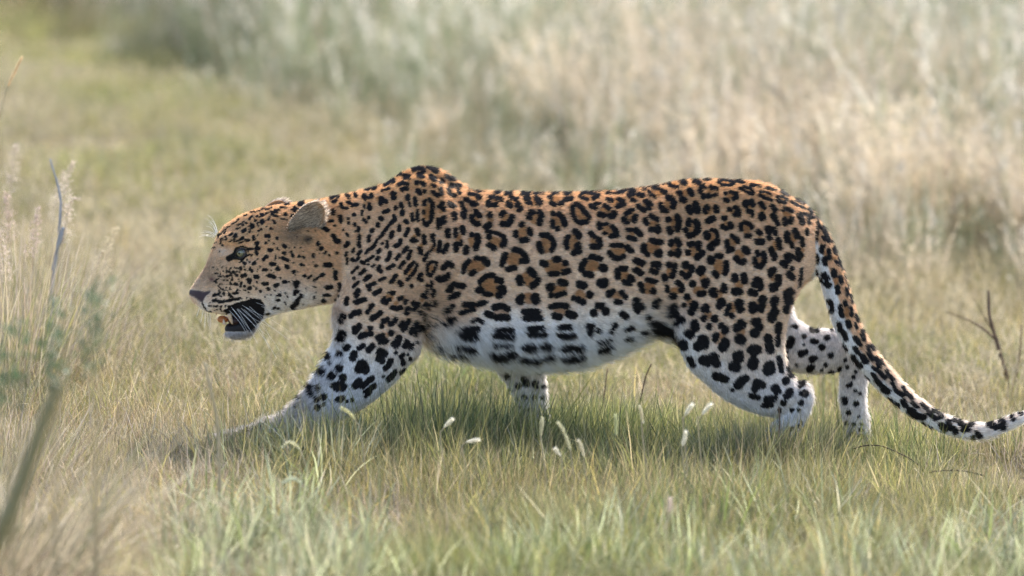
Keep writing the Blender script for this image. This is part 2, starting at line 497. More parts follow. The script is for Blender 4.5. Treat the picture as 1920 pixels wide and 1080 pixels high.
# ---- surface nets ----
def surface_nets(F):
    ins = F < 0
    nx, ny, nz = F.shape
    c = [ins[i:nx - 1 + i, j:ny - 1 + j, k:nz - 1 + k] for i in (0, 1) for j in (0, 1) for k in (0, 1)]
    cnt = np.zeros(c[0].shape, np.uint8)
    for q in c: cnt += q
    act = (cnt > 0) & (cnt < 8)
    I = np.argwhere(act)
    vid = np.full(act.shape, -1, np.int64); vid[act] = np.arange(len(I))
    acc = np.zeros((len(I), 3)); w = np.zeros(len(I))
    corners = [(i, j, k) for i in (0, 1) for j in (0, 1) for k in (0, 1)]
    vals = {q: F[I[:, 0] + q[0], I[:, 1] + q[1], I[:, 2] + q[2]] for q in corners}
    for p in corners:
        for ax in range(3):
            if p[ax] == 0:
                q = list(p); q[ax] = 1; q = tuple(q)
                a, b = vals[p], vals[q]
                m = (a < 0) != (b < 0)
                t = np.where(m, a / np.where(m, a - b, 1), 0)
                pos = np.tile(np.array(p, float), (len(I), 1)); pos[:, ax] += t
                acc += pos * m[:, None]; w += m
    V = I + acc / w[:, None]
    faces = []
    for ax in range(3):
        o = [0, 1, 2]; o.remove(ax); u, v = o
        sl0 = [slice(1, n - 1) for n in F.shape]; sl1 = list(sl0)
        sl0[ax] = slice(0, F.shape[ax] - 1); sl1[ax] = slice(1, F.shape[ax])
        A = ins[tuple(sl0)]; B = ins[tuple(sl1)]
        E = np.argwhere(A != B)
        flip = A[tuple(E.T)]
        base = E.copy()
        for q in (u, v): base[:, q] += 1
        def g(du, dv):
            x = base.copy(); x[:, u] -= du; x[:, v] -= dv
            return vid[x[:, 0], x[:, 1], x[:, 2]]
        Q = np.stack([g(1, 1), g(0, 1), g(0, 0), g(1, 0)], 1)
        if ax == 1: flip = ~flip
        Q[~flip] = Q[~flip][:, ::-1]
        faces.append(Q)
    return V, np.vstack(faces)

V, Q = surface_nets(F3)
del F3
V = np.stack([gx[0] + V[:, 0] * H, gy[0] + V[:, 1] * H, gzv[0] + V[:, 2] * H], 1)
# light relaxation
for _ in range(2):
    acc = np.zeros_like(V); n = np.zeros(len(V))
    for a, b in ((0, 1), (1, 2), (2, 3), (3, 0)):
        np.add.at(acc, Q[:, a], V[Q[:, b]]); np.add.at(acc, Q[:, b], V[Q[:, a]])
        np.add.at(n, Q[:, a], 1); np.add.at(n, Q[:, b], 1)
    V = V * .5 + acc / n[:, None] * .5
def vnormals(V, Q):
    fn = np.cross(V[Q[:, 2]] - V[Q[:, 0]], V[Q[:, 3]] - V[Q[:, 1]])
    N = np.zeros_like(V)
    for k in range(4): np.add.at(N, Q[:, k], fn)
    return N / (np.linalg.norm(N, axis=1)[:, None] + 1e-12)
NV = vnormals(V, Q)
print('body verts', len(V))

# ---- coat: every spot traced from the animal's side ----
RX0, RY0, RS = 340, 285, 2
RW, RH = int((1990 - RX0) * RS), int((905 - RY0) * RS)
MASK = np.zeros((3, RH, RW), np.float32)

def stroke(layer, pts, r, soft=1.1):
    pts = np.array(pts, float)
    lo = pts.min(0) - r - 4; hi = pts.max(0) + r + 4
    i0 = max(int((lo[0] - RX0) * RS), 0); i1 = min(int((hi[0] - RX0) * RS) + 1, RW)
    j0 = max(int((lo[1] - RY0) * RS), 0); j1 = min(int((hi[1] - RY0) * RS) + 1, RH)
    if i1 <= i0 or j1 <= j0: return
    X, Y = np.meshgrid(RX0 + (np.arange(i0, i1) + .5) / RS, RY0 + (np.arange(j0, j1) + .5) / RS)
    if len(pts) == 1: pts = np.vstack([pts, pts + [.01, 0]])
    d = np.full(X.shape, 1e9)
    for a, b in zip(pts[:-1], pts[1:]):
        e = b - a; L = e.dot(e) + 1e-9
        t = np.clip(((X - a[0]) * e[0] + (Y - a[1]) * e[1]) / L, 0, 1)
        d = np.minimum(d, np.hypot(X - a[0] - t * e[0], Y - a[1] - t * e[1]))
    m = np.clip((r - d) / soft + .5, 0, 1)
    MASK[layer, j0:j1, i0:i1] = np.maximum(MASK[layer, j0:j1, i0:i1], m)

def strokes(layer, ox, oy, s, txt, grow=1.0):
    for part in txt.split(';'):
        v = [float(q) for q in part.split()]
        if len(v) < 3: continue
        r = v[0]; pts = [(ox + v[i] / s, oy + v[i + 1] / s) for i in range(1, len(v) - 1, 2)]
        cx_ = np.mean([q[0] for q in pts]); cy_ = np.mean([q[1] for q in pts])
        flank = float(smooth01(800, 900, cx_)) if layer == 0 else .5
        dense = float(np.exp(-(((cx_ - 730) / 80) ** 2 + ((cy_ - 500) / 90) ** 2)))
        g = .75 + (.95 - .4 * float(smooth01(1320, 1400, cx_))) * flank - .35 * dense if s < 6 else (.6 if r > 8 else .35)
        if cy_ < 365: g = min(g, .9)
        if cy_ > 600 and 790 < cx_ < 1240: g = .35
        if layer == 0 and s < 6: grow = 1 + .13 * float(smooth01(1230, 1300, cx_)) + .10 * float(smooth01(600, 640, cy_)) * (cx_ < 790)
        if layer == 0 and s < 6 and cx_ > 1340 and cy_ < 540: grow, g = 1.02, .75
        if layer == 2: grow, g = 1.1, .9
        if layer == 1: grow, g = 1.05, .6
        stroke(layer, pts, r / s * grow + g)

def poly(layer, pts):
    pts = np.array(pts, float)
    X, Y = np.meshgrid(RX0 + (np.arange(RW) + .5) / RS, RY0 + (np.arange(RH) + .5) / RS)
    ins = np.zeros(X.shape, bool); j = len(pts) - 1
    for i in range(len(pts)):
        xi, yi = pts[i]; xj, yj = pts[j]
        ins ^= ((yi > Y) != (yj > Y)) & (X < (xj - xi) * (Y - yi) / (yj - yi + 1e-9) + xi)
        j = i
    return ins

strokes(0, 600, 300, 4.5, """12 22 318;12 85 325 115 308 150 315;14 105 358 130 352;14 225 300 245 318;14 295 290 302 302;20 375 305 378 325;13 430 290 440 305;12 410 322 430 318;12 385 245 405 248;15 440 240 465 238;10 520 260 545 255;8 560 250 585 243;22 515 330 520 355 510 365;17 550 345 560 355;25 618 290 620 315;12 635 150 680 135;9 545 215 600 195 630 185;6 490 215 545 192;14 665 210 700 195 735 203;17 690 252 730 242;16 712 152 750 152;12 705 75 735 55 770 40;14 780 105 830 90 880 108;15 870 50 920 90 985 125;16 830 135 865 138;18 815 190;16 860 195 878 210;20 825 260 840 280;16 885 265;17 935 155 965 175;17 1020 188 1030 195;12 945 215 970 222;16 955 275 990 300;14 1010 245 1020 290;12 1055 160 1078 170;14 1075 250 1078 280;
16 180 380 185 395;9 195 408 228 408;13 235 362 255 365;14 275 385 310 375;18 415 380 420 410;10 370 385 372 400;8 355 430 352 465;10 65 430;15 110 430 112 455;13 50 465;8 85 515 105 517;10 40 395;
15 290 462;16 172 480 175 518;11 238 495;13 240 530;15 295 545;14 372 505 385 522;14 410 488;16 540 440;17 575 425 560 435;18 510 490 520 498;15 488 540 488 555;17 432 600 445 592;18 640 405;16 680 370 690 395;18 700 435 690 455;
18 740 305 740 330;10 752 360 757 388;16 800 325 810 380;15 885 345 882 375;17 925 335 950 370 945 450 935 510 905 545 880 540;10 876 430 878 450;12 872 505 875 520;16 775 460 785 505;13 822 430 825 510;
18 720 515 735 525;16 672 555 668 590;16 615 610 597 650;16 745 580 722 640;18 820 590 830 625;16 785 665;16 810 680 775 680;
17 875 640 885 700;20 950 640 955 670;10 965 690 955 740 930 770;16 910 785 875 845;20 840 750 850 780;15 1015 690 1000 770;20 1070 720 1045 775;22 1000 510 1005 565;22 1045 490 1040 520;20 1010 390 1040 405;18 1030 370 1045 420;20 1075 600 1078 640;
16 625 475 635 500 600 535;13 565 570 545 605 515 640;12 480 675 465 715 440 745;14 410 755 390 785;11 600 535 565 570;11 515 640 480 675;11 440 745 410 755;
14 415 640 412 685;15 328 640 330 665;17 330 700 332 725;12 325 570 322 600;8 298 600;8 195 590;10 225 620 240 640;17 235 700 215 725;18 110 640 140 685 155 685;8 122 555;16 15 565 55 590;
12 285 750 278 775;14 345 770 325 795;10 225 780 215 805;14 15 745;9 45 778;8 78 800;12 145 785;9 232 830 228 875;18 275 840;12 300 850 330 825;14 350 860 370 870;12 395 850 450 815;10 405 882;10 440 900 460 885;10 270 950 320 900;
13 525 705;13 568 690 565 735;15 505 755 490 780;18 680 680 670 710 640 725;17 735 740 705 775;16 765 770 745 830;18 590 785 585 815 565 845;14 495 825 480 840;16 670 805 645 835;19 45 885 85 885;17 130 945 128 995;16 15 970;16 165 1050;18 60 1075 95 1068;14 340 960 380 930;18 500 900 490 920 515 940;17 575 915 620 890;17 675 905 705 865;15 790 865 750 905 722 950;14 822 885 790 950 735 1010;18 380 1010 420 980;13 285 1000;12 280 1070 320 1030;15 505 1015 545 995;18 600 1030 640 975;17 400 1065 460 1040;14 855 960 825 1000;18 860 1015;18 670 1030 685 1055;18 770 1065;
11 905 900 910 970 935 975 965 930 985 870 945 855 905 885;20 1078 870 1040 910;24 1000 1000 1020 1010 1070 990;12 940 1030 938 1078;14 905 1060""")
strokes(0, 840, 300, 4.5, """12 0 180 60 190;9 10 225 100 245;14 10 265 20 300 60 305;8 80 265 105 285;10 170 250 230 255;13 250 262 310 258;12 400 275 435 280;9 470 265 540 275;12 480 292 530 288;10 620 292 690 288;7 720 287 800 290;6 840 272 900 268;10 880 288 930 285;10 950 265 1000 268;12 980 288 1035 285;
12 175 290 215 293;18 245 310 262 320;15 150 335 175 345;18 205 370 235 370;13 355 320 385 315;15 415 330 450 335;20 340 365 350 380;16 390 382 412 378;13 530 325 580 332;17 505 365 525 390;24 590 385 600 415;13 650 328 680 325;14 660 350 695 370;20 745 330 775 350 760 370;12 850 320 870 322;14 870 365 900 380;20 950 370;14 985 335 1045 328;
20 10 370 50 395;16 110 370 130 400 140 430;22 125 460 130 475;20 50 460 55 495;18 235 440 265 470;18 200 480 210 520;18 225 535 255 540;24 355 465;20 345 555 320 565 350 548;22 465 450 450 465;19 540 480 530 510 500 545 455 540;20 620 545;20 685 590 695 620;16 570 610 575 640;20 620 680 665 675;20 690 460 685 485;14 690 440 720 445;20 775 450 790 470;22 775 515 770 535;18 885 455;19 935 460 965 490 985 545;16 880 520 885 560;18 925 580;14 1045 400 1050 440 1060 470;12 1070 505;
15 65 590 62 640;18 120 570 128 610;10 0 590 5 640;18 65 710 65 760;13 110 690 105 715;18 200 630;19 250 640 250 690 235 745;22 155 745 150 775;18 345 650;9 330 605 420 620 480 650;22 475 680 465 715;19 350 720 390 745;
17 790 635 840 635 880 670 895 720 875 760;20 765 710 785 770;18 1010 650 995 690 1005 740;22 1060 785;20 1070 605;
18 555 755 600 765 650 805 670 850;20 620 850 660 850;18 485 800 465 850 455 885;20 505 920 560 910;22 795 870 825 880;22 905 840 930 838;22 990 870;22 985 945 1015 935;17 865 960 925 960;
18 175 855 140 890 130 940;14 235 830 255 830;24 300 840 330 870;20 200 955 220 945;22 15 870 30 890;12 5 960;
16 270 1030 310 985 360 970 385 975;22 415 1010 445 1020;24 690 930 725 965;28 600 1000 610 1030;22 760 1015 740 1040 710 1065;24 950 1030 990 1040;16 20 1060 60 1045;20 90 1060 130 1065;18 850 1065 880 1060;14 430 1078 470 1075;12 270 1075""")
strokes(0, 1080, 300, 4.5, """7 0 268 60 268;5 80 265 130 265;10 40 300 60 285 140 285;12 35 310 60 330 95 335;12 160 295 190 305 145 328;6 180 268 230 265;8 255 285 330 288;10 345 285 390 278;6 390 268 430 265;9 450 262 500 262;8 560 255 590 248;7 620 230 700 215;7 730 208 790 190;6 830 180 900 165;5 920 160 1000 153;
14 0 375 40 395 70 440 110 485;16 50 530 90 525;14 0 515 30 530;13 265 335 300 345;15 356 335 395 350 400 380 350 390;12 120 385 150 405 170 408;12 160 375 195 375;15 240 390 275 410;17 195 460 235 470;21 322 450 310 475 290 475;
14 445 300 480 290;12 470 340 495 342;17 530 295 560 305;12 615 270 630 295 670 310;12 660 245 710 250;18 730 265 750 275;12 790 215 820 230 855 232;16 890 190 925 200;15 1000 190 1040 195;18 865 280 885 282;20 960 260 975 290;18 895 335 915 340;16 525 390 550 415 575 425;20 590 355 625 380 620 400;17 715 375 720 400;14 725 425 765 430;20 780 320 805 325;20 825 365 820 395;18 950 400 965 440;20 1010 370 1022 430;20 1060 235 1050 265;16 1078 310;
17 425 455 455 435;10 450 430 480 425;19 400 505 425 525;20 500 480 490 510;16 630 475 685 505;19 585 510 595 530;18 630 590 650 585;22 690 570 690 600;20 780 505;20 855 480 870 520;20 865 540 858 585;22 785 585 795 605;17 955 510 950 540;21 1015 525 1030 580 1015 610;19 925 590;17 950 640 990 630;
17 195 545 200 575;10 215 545 265 540;12 245 620;17 305 565 335 600 345 635;15 295 640 340 640;13 430 588 465 590;18 505 590 545 630;15 440 655 500 668;22 10 610 25 650;24 20 720 20 770;
19 125 620 150 645;18 190 670 205 710 190 735 135 730;14 300 722 385 720;22 435 740 460 765;17 285 785 315 820 360 835;20 400 815;20 640 680 690 690 715 695;20 570 725 570 765;14 590 785 605 800;24 700 780 680 790 700 795;18 805 690 800 710;20 855 675 870 710;20 800 790;20 865 770 858 800;19 960 715 985 705;20 1035 710 1035 735;20 945 780;21 1065 785 1020 825;
18 120 815 165 820 205 838;21 75 855 50 890 45 920;28 220 910 240 915;22 80 960 125 970;24 510 850 555 870;22 505 930 545 955;20 650 880 700 880 700 900;18 635 935 675 950;20 785 885;17 835 890 825 940 810 980;21 745 985 755 1000;22 925 880 920 890;18 895 955;20 975 910 975 930;20 950 970 930 985;28 1060 925 1050 940;
19 350 930 350 990;18 380 915 415 918;22 455 990 470 1010;19 410 1030 450 1040;28 205 1035 245 1030;26 220 1050 240 1050;28 30 1050 65 1060;16 600 1010 670 1025;22 545 1055;18 860 1035 890 1060;22 985 1045;18 1078 1030;14 770 1070""")
strokes(0, 1320, 300, 4.5, """12 10 165 50 165;9 10 235;14 60 235 105 245;8 0 210;13 0 305 50 305;17 95 298;10 120 185 150 215 210 215 250 205;8 130 172 190 175 240 190;8 265 182 340 195;9 305 240 350 265 410 295;8 330 225 390 240 415 270;12 385 285 415 285;11 395 212 470 222;11 470 300 520 325 570 340;7 475 270 530 275 565 300;10 525 238 600 260;14 180 285;17 225 275 270 290 275 315 250 328;20 180 340 195 343;14 615 320 630 350 680 360;9 645 305 700 335;10 650 270 715 300;11 735 355 790 390;10 770 335 835 370;7 800 390 850 415;8 880 415 930 470;12 840 455 900 480;9 890 490 930 480;9 940 485 970 510;
24 355 360 350 380;22 400 350 410 380;20 370 430 400 440;18 410 465;20 475 370 505 400;30 485 470 490 485;20 575 395 600 425;22 580 470 600 500;16 615 520 622 545;17 665 415 690 410;16 700 415 740 435;20 680 500 680 540;22 735 500 725 520;22 805 465 830 530;12 875 500 885 535;15 865 590 868 625;
20 10 430 25 400;24 100 400 105 430;20 35 515 75 495;20 215 420;20 265 405 290 430;24 270 460 290 460;20 165 490 180 490;18 155 560 190 580;22 220 540 230 560;18 310 545 315 590;17 340 525 385 540 405 570;20 360 640 385 640;20 455 605 475 620;26 450 690 490 690;28 540 580 545 600;18 585 600;18 590 580 600 620;18 545 640 555 665;24 700 620 700 680;26 765 600 780 640;16 735 700 745 730;22 625 670 640 740;16 820 660 830 720;24 790 760 800 800;10 740 800 775 840;16 820 800 800 845;
20 20 620 30 650;15 60 590 100 600 115 650;21 110 690 60 725;18 45 740 60 745;18 235 640 275 670;20 285 690;20 195 690 200 740;22 205 765 240 755;28 340 750 365 770;24 270 830 290 850;22 340 850 320 870;18 445 775 455 800;21 500 790 510 840 495 880;22 430 860 440 890 480 900;16 420 830;22 565 750 575 790;26 590 800 590 825;30 700 810 710 840;24 660 870 685 890;16 740 910 745 920;26 715 960 740 990;26 55 840 60 850;23 110 810 140 810;23 185 870 185 930 175 955;24 90 955 105 975;8 0 930;26 20 1030 10 1050;26 260 980 260 1010;26 335 975 340 1020;24 560 940 590 930;22 560 970;27 625 990 620 1040;22 570 1060 600 1060;12 820 920 815 980 800 1060;26 440 1010 470 1020;24 420 1050 480 1060;22 165 1060""")
strokes(0, 600, 540, 4.5, """24 320 25 305 60;18 420 10;20 510 20 460 50;22 300 120 340 110 375 95;20 225 95 225 130;10 35 58 75 58;16 25 105;8 160 68;8 130 95;12 165 20;20 445 145;20 430 160;18 410 190 400 205;28 540 110 555 115;16 590 95;12 540 80;18 605 42 620 40;8 570 40;18 690 80 670 92;16 725 105 720 125;20 610 165 650 175 680 165;22 740 175 730 210;22 790 130 800 145;18 825 140 790 180;20 845 210;20 870 60 890 70;14 905 20 890 50;14 965 20 955 70;12 895 130 870 170;10 925 140 912 175;14 968 115 960 140;12 900 220 870 280;16 885 250;24 290 210 330 205;22 260 235;20 200 235 185 280;22 510 210 470 240 440 255;20 570 265 530 280;20 635 265 620 290 590 310;20 520 325;22 695 295 685 320;20 750 275 740 295;20 725 330 700 350;20 810 295 795 340;20 790 350 765 375;26 850 340;18 880 345;12 815 370 805 400;24 330 320;28 300 345;18 295 375 320 355;22 425 340;20 350 400 380 395 430 385;20 340 415;22 525 405 490 420;24 600 380;22 510 455 555 445;28 665 430 650 460 640 480;26 625 470;20 735 460 715 495;16 775 480 765 510;10 815 460;26 195 380 180 430;22 235 495 222 510;20 175 560 160 565;20 75 580 50 595;18 365 485 330 510;24 440 490 410 520;28 290 560 275 585;34 510 545 535 555;28 500 600 520 610;14 640 548;14 700 560 680 585;8 742 565;16 700 615 697 640;14 760 600;20 600 610 580 650 550 680;12 90 640;28 165 680;22 115 735 95 755;42 355 650;34 330 680 380 690;24 385 660;26 0 720 25 715;28 195 755;38 150 830 185 830;24 120 825;26 330 785 300 825;20 440 760 400 790 360 830;20 460 825 420 855 390 880;20 630 710 605 745 575 775;8 535 745;12 710 690 680 715;20 150 940 190 930;14 270 945;10 430 880 380 915;20 1060 180 1075 200;14 1070 20;16 940 385 960 400;18 1010 485 1050 495;13 1050 300 1070 320;12 985 245;14 900 330 930 300;10 960 330 990 300""")
strokes(0, 840, 540, 4.5, """26 20 10;20 90 50 20 80;20 255 20 280 15;16 310 50 360 55;28 460 30 430 60;16 40 150 10 190;18 140 140 210 140;18 260 135 310 125;14 110 210 220 180;22 390 165 450 150 500 175;22 330 215 370 230;24 420 250 500 250;16 210 280 250 265 300 290;24 600 100 620 75;26 610 115;32 735 80 740 105;20 645 200 760 200;20 650 258 780 255;20 870 160 940 145 1000 155;20 870 60;18 920 65 980 45;24 900 235 940 245;28 1020 220 1060 230;14 850 10 880 5;18 1060 85;
34 150 360 240 350;34 140 400 230 420;20 110 390;24 90 490 150 490 220 515;8 20 540 90 550 200 575;24 410 370 470 350 540 365;20 400 410 470 405 550 420;20 400 485 460 475 530 480;26 390 565 470 570 555 550;18 400 590 480 590;24 690 345 740 345 800 340;24 700 395 770 400 820 395;28 660 500 740 500;26 800 490 860 490;24 630 595 700 595 760 605;22 800 590 880 565;24 950 335 1030 330;24 940 400 1000 405 1060 400;28 970 505 1060 500;28 990 590 1070 590;14 20 270 60 255;12 10 300 40 290""")
strokes(0, 1080, 540, 4.5, """28 115 55;24 20 100;22 60 120;26 280 50;18 310 30;22 385 40;20 415 75;20 340 115 370 120;22 185 150 220 150;28 150 210;30 250 195;22 390 220;24 420 240;26 510 110;24 500 150 520 190;24 555 155;24 675 130 670 150;16 700 100;20 560 20;24 650 25;16 770 20;20 830 70 810 65;20 890 15;22 940 75;14 915 145;26 1000 140 990 170;24 975 200;18 1040 50 1078 45;36 820 170;30 800 215;28 840 220;20 610 245;16 620 290;26 890 270;14 845 310;26 1000 300 1010 335;26 950 385 970 395;18 1075 180;18 1075 260;32 110 330 130 330;28 120 380;24 190 360;20 330 310 320 340;20 300 370;20 430 355 480 330;14 420 360;18 200 460;18 290 435 230 455;26 210 520 270 500;16 300 490;14 420 430 480 415;14 560 370 600 365;28 10 510 50 500;26 0 590 60 575;
34 670 310 730 320 790 350;24 690 350 760 360;18 830 380 850 420;30 905 470;22 920 500;28 1060 430;34 1030 490;16 960 595 990 650;26 1065 610""")
strokes(0, 1320, 540, 4.5, """28 75 35 85 50;20 80 20;24 170 15;26 260 30 300 30;26 400 35;22 430 45;16 475 5;22 580 5 600 0;30 150 120;24 130 150;22 20 160;14 30 190;14 5 250;24 90 260;22 45 325;17 215 150 190 210;18 235 235;32 295 130;28 305 180;30 410 150 410 180;32 495 100;24 485 150 480 180;28 600 100 590 130;30 580 220 595 200;36 570 250;28 700 50 710 110;28 725 30;20 695 160 690 190;
22 145 320;26 180 350;18 170 370;20 100 400 95 430;32 180 460 160 500;28 320 310 280 330;24 275 345;24 310 290;36 300 430;30 320 445;24 420 285 450 280;30 460 330;34 430 380;28 540 420 545 480;30 555 520;20 630 310 625 370;16 620 420 622 480;22 10 430 10 490;30 400 520 450 520;32 420 545;36 415 620 410 650;38 285 580 290 590;28 300 560;34 250 660 270 670;38 80 590;30 40 625;26 110 640;36 0 610;44 545 690;36 550 660;16 630 590 640 640 650 700;26 740 700 735 730;20 720 680;28 690 785;28 825 800;14 810 830;30 600 850;26 620 870;28 720 880;24 700 910;26 850 890;14 815 890;28 130 750;24 100 740 180 770;34 310 790;28 290 820;24 350 760;36 450 810;24 430 850;26 490 820;24 530 945 590 930;16 400 910 460 920;14 500 990 570 990;22 670 970;18 820 970;14 740 1030;10 800 1030;12 640 1030;10 240 860""")
strokes(0, 460, 640, 5.4, """18 630 395 650 380;30 660 480;26 740 485;28 670 530;14 470 510 520 495;14 560 470;24 470 590;22 520 590;12 550 585;18 530 670;14 360 650;10 300 690;16 390 710;14 340 740;26 720 590;32 790 565;30 730 670;18 795 640;20 930 590;16 970 600;12 1030 605""")
# head
strokes(0, 350, 370, 6.75, """6 640 285 665 275;6 610 320 640 305;7 570 340 600 325;6 515 380 550 365;7 480 415 500 405;8 395 480 430 465;9 400 500;8 470 460 495 440;8 495 490 498 530;10 540 480 575 460;14 625 470 610 500;10 600 530 595 560;6 650 355 680 335;7 640 405 680 380;12 708 350;8 730 308;10 790 275 830 235;7 720 235 770 220;7 810 190 870 185;7 890 180 940 165;7 950 155 990 145;8 1000 155 1040 150;16 895 242;20 945 222 960 228;24 955 300 955 320;26 830 360 828 375;20 710 430 735 415;12 792 440;7 830 437;7 762 460;12 865 298;14 910 425;14 945 405;8 895 350;14 1035 280;10 1050 250;8 1010 370;12 1065 395;22 1005 490 1040 490;18 845 500 850 530;18 695 525 710 515;15 745 545 780 542;8 665 575 710 568;7 625 555 690 540;12 455 605;8 435 545 428 580;8 375 570;7 350 580;9 410 685;7 355 635;7 300 640 335 640;24 885 585 895 580;16 1000 578;22 880 640 910 645;18 875 685 890 715;20 1035 665 1078 670;24 1005 755;22 975 785;16 870 820 840 845;18 860 830;18 720 830 735 838;10 765 790;14 680 890 690 915;9 735 915;20 810 920 825 930;16 970 915 1010 917;10 930 878;7 905 780;7 900 912;7 895 938;10 510 940;7 465 935;14 585 945 595 955;12 555 970 565 985;14 625 975 640 990;18 515 995;10 575 1040;22 700 995 740 985;24 870 1005 900 1005;22 785 1045 810 1050;22 1040 990 1078 995;18 1060 840;8 560 905;8 600 890 630 895;8 400 920;8 430 970;8 470 1000;8 440 1000;7 500 890;9 515 1050;8 460 1050;
8 620 655 640 640 700 620 780 645 845 655;14 770 655 820 652;8 800 725 760 735 720 780 670 825;10 820 735;34 530 775;34 560 765 600 735;24 620 690;30 630 755 700 770;10 625 650 650 640;14 745 710 700 750""")
strokes(0, 490, 370, 6.75, """7 300 95 350 92;10 240 130 310 132;10 170 160 235 165;11 125 185 205 195;12 130 220 200 240;22 310 215;16 165 310 168 320;10 130 395 140 400;14 400 160 430 175;9 410 125 465 150;20 475 95 530 90;10 375 240 400 225;8 250 275 330 285;16 640 10;18 680 20 710 35;14 780 10;14 875 15;22 900 60;14 940 50;18 805 118;10 845 172;22 908 180 912 205;18 822 228;16 850 300 900 302;22 770 375 835 415;26 920 490;22 930 530;26 970 560 985 560;8 925 360;9 1040 405;20 200 520;10 160 585;20 280 610 300 630;18 280 700 300 710;18 265 765 310 785 340 800;14 385 690 400 750;14 480 745;13 535 755;14 665 720 655 750;16 712 570 715 600;22 755 650 765 640;14 815 690 800 710;10 860 735;14 960 705;10 410 825;20 500 855;20 690 865;22 800 860;24 860 855;22 820 850;24 130 840 160 845;20 200 905 225 910;22 310 870 335 885;10 180 768;20 400 945 420 945;18 30 917 60 917;22 95 990 165 1010;18 545 990;10 590 1020 620 995;14 690 1035 740 1000 790 970;22 945 945 940 1030;10 235 1020;8 425 635;8 600 850;8 910 905""")
strokes(0, 350, 510, 6.75, """6 195 375 215 440 260 490 310 500;18 345 295 360 290;16 405 283;20 470 280;18 540 278;12 590 272 650 268;20 340 365;14 400 375 470 372;13 480 370 550 362;12 570 352 650 342;8 270 430 310 432;9 345 433;12 380 432;12 435 435;10 490 430;12 530 440 600 430;7 350 480;7 380 475;9 430 470;10 480 490;6 295 385;6 280 400;6 440 495;16 370 130;9 430 208;8 495 230;14 550 212;8 405 235;20 370 350;
16 515 50;14 575 95;8 515 105;12 560 150;14 610 150 640 160;12 680 185;16 690 145;14 735 182;8 645 215;8 715 230;20 790 205 805 208;14 880 208;16 935 240;20 1030 215;20 975 150 1020 148;10 890 130;24 880 60;20 790 100 810 105;20 700 45 745 45;14 555 35;14 635 45""")
strokes(0, 490, 510, 6.75, """20 100 45;22 130 55 165 65;10 235 80;18 275 125 305 125;16 30 148 70 148;24 180 170 200 165;22 90 215;9 175 240;18 220 290 240 290;14 200 355 225 355;9 300 380;8 310 405;30 430 140 460 135;28 440 175;20 430 245 460 245;18 420 280;26 500 300;24 470 340;34 440 390;34 400 435;10 330 310;8 120 290;18 550 50;10 590 80 630 45;24 940 20 935 80;12 680 188;22 830 205 880 190;20 990 150 995 190;18 985 235;16 800 290 860 285;14 980 300;22 790 350;18 770 370;12 670 310;10 945 340;7 690 255;12 150 460 175 440;9 200 465 225 455;9 60 535 100 525""")
# far legs
strokes(1, 840, 540, 4.5, """24 480 650;24 530 660;30 665 690;34 765 705;22 500 745;28 590 825;24 645 770 665 810;20 725 800 740 830;14 800 835;14 535 860;22 650 925;20 730 930;18 800 925;12 590 940;14 600 1010;12 680 1030""")
strokes(1, 1320, 540, 4.5, """32 735 440 715 480;12 740 320 780 330;22 910 355 950 360;18 845 410;10 840 480;24 920 450;18 950 455;28 820 555;22 860 540;24 1040 420;26 995 500;28 910 600;18 940 590;26 890 680 910 670;12 780 650;24 1070 570;16 1025 650;10 995 690;14 1075 355;10 700 540;20 690 590;22 1070 720""")
strokes(1, 1240, 560, 3.6, """16 1205 475;12 1240 415;14 1255 460;14 1195 580;16 1240 680 1242 700;14 1265 590 1280 580;10 1310 625;10 1340 640;18 1315 710;16 1265 770;8 1330 800;12 1255 840;12 1300 850;10 1350 850;14 1345 885;20 1300 920;18 1350 930;14 1310 960;12 1300 530;10 1310 495;18 1150 505""")
# tail
strokes(2, 1500, 380, 6.75, """10 0 10 30 15;9 0 50 50 80;11 100 85 150 140;10 190 175 245 225;14 50 140 90 170;12 90 130 165 200;18 100 210 105 250;15 215 250 260 330;18 285 320 340 420 360 500;14 290 430 320 480;20 205 330 210 400;18 205 440 205 480;18 140 555;14 85 560;24 85 345 90 390;24 280 560 270 620;20 300 550;22 360 610 375 700;38 195 690 205 730;26 310 710 320 770;10 405 480 430 510;18 425 570 445 640;14 490 700 520 770 540 850;14 450 740 500 800;30 430 870 435 920;20 505 940 520 1010;34 310 920 340 960;30 350 1030 370 1050;22 580 920 600 980;12 610 1020 630 1070;12 210 870 220 900;12 250 960 280 1000;16 455 1070 490 1070;24 20 200 35 260""")
strokes(2, 1540, 530, 6.75, """20 50 10 100 50;28 200 60 210 120;15 310 80 330 160;14 340 20 355 60;14 370 160 395 250;8 420 170 450 290;22 105 230 130 270;20 140 310 135 370;24 240 300 245 370 265 420;22 300 250 310 280;18 370 320 378 410;28 335 500 350 550;22 440 410 470 480;12 430 520 450 580;28 230 530 250 600;26 290 640 315 710;22 510 620 535 720;26 430 700 470 760;16 500 790;24 430 830 460 880;18 480 900;30 520 940 570 1000;14 580 800 600 870;16 620 900 645 980;12 620 790 660 850;22 690 960 730 1050;8 750 980 800 1060;28 410 940 440 1000;24 480 1040 500 1060;14 290 790 320 870""")
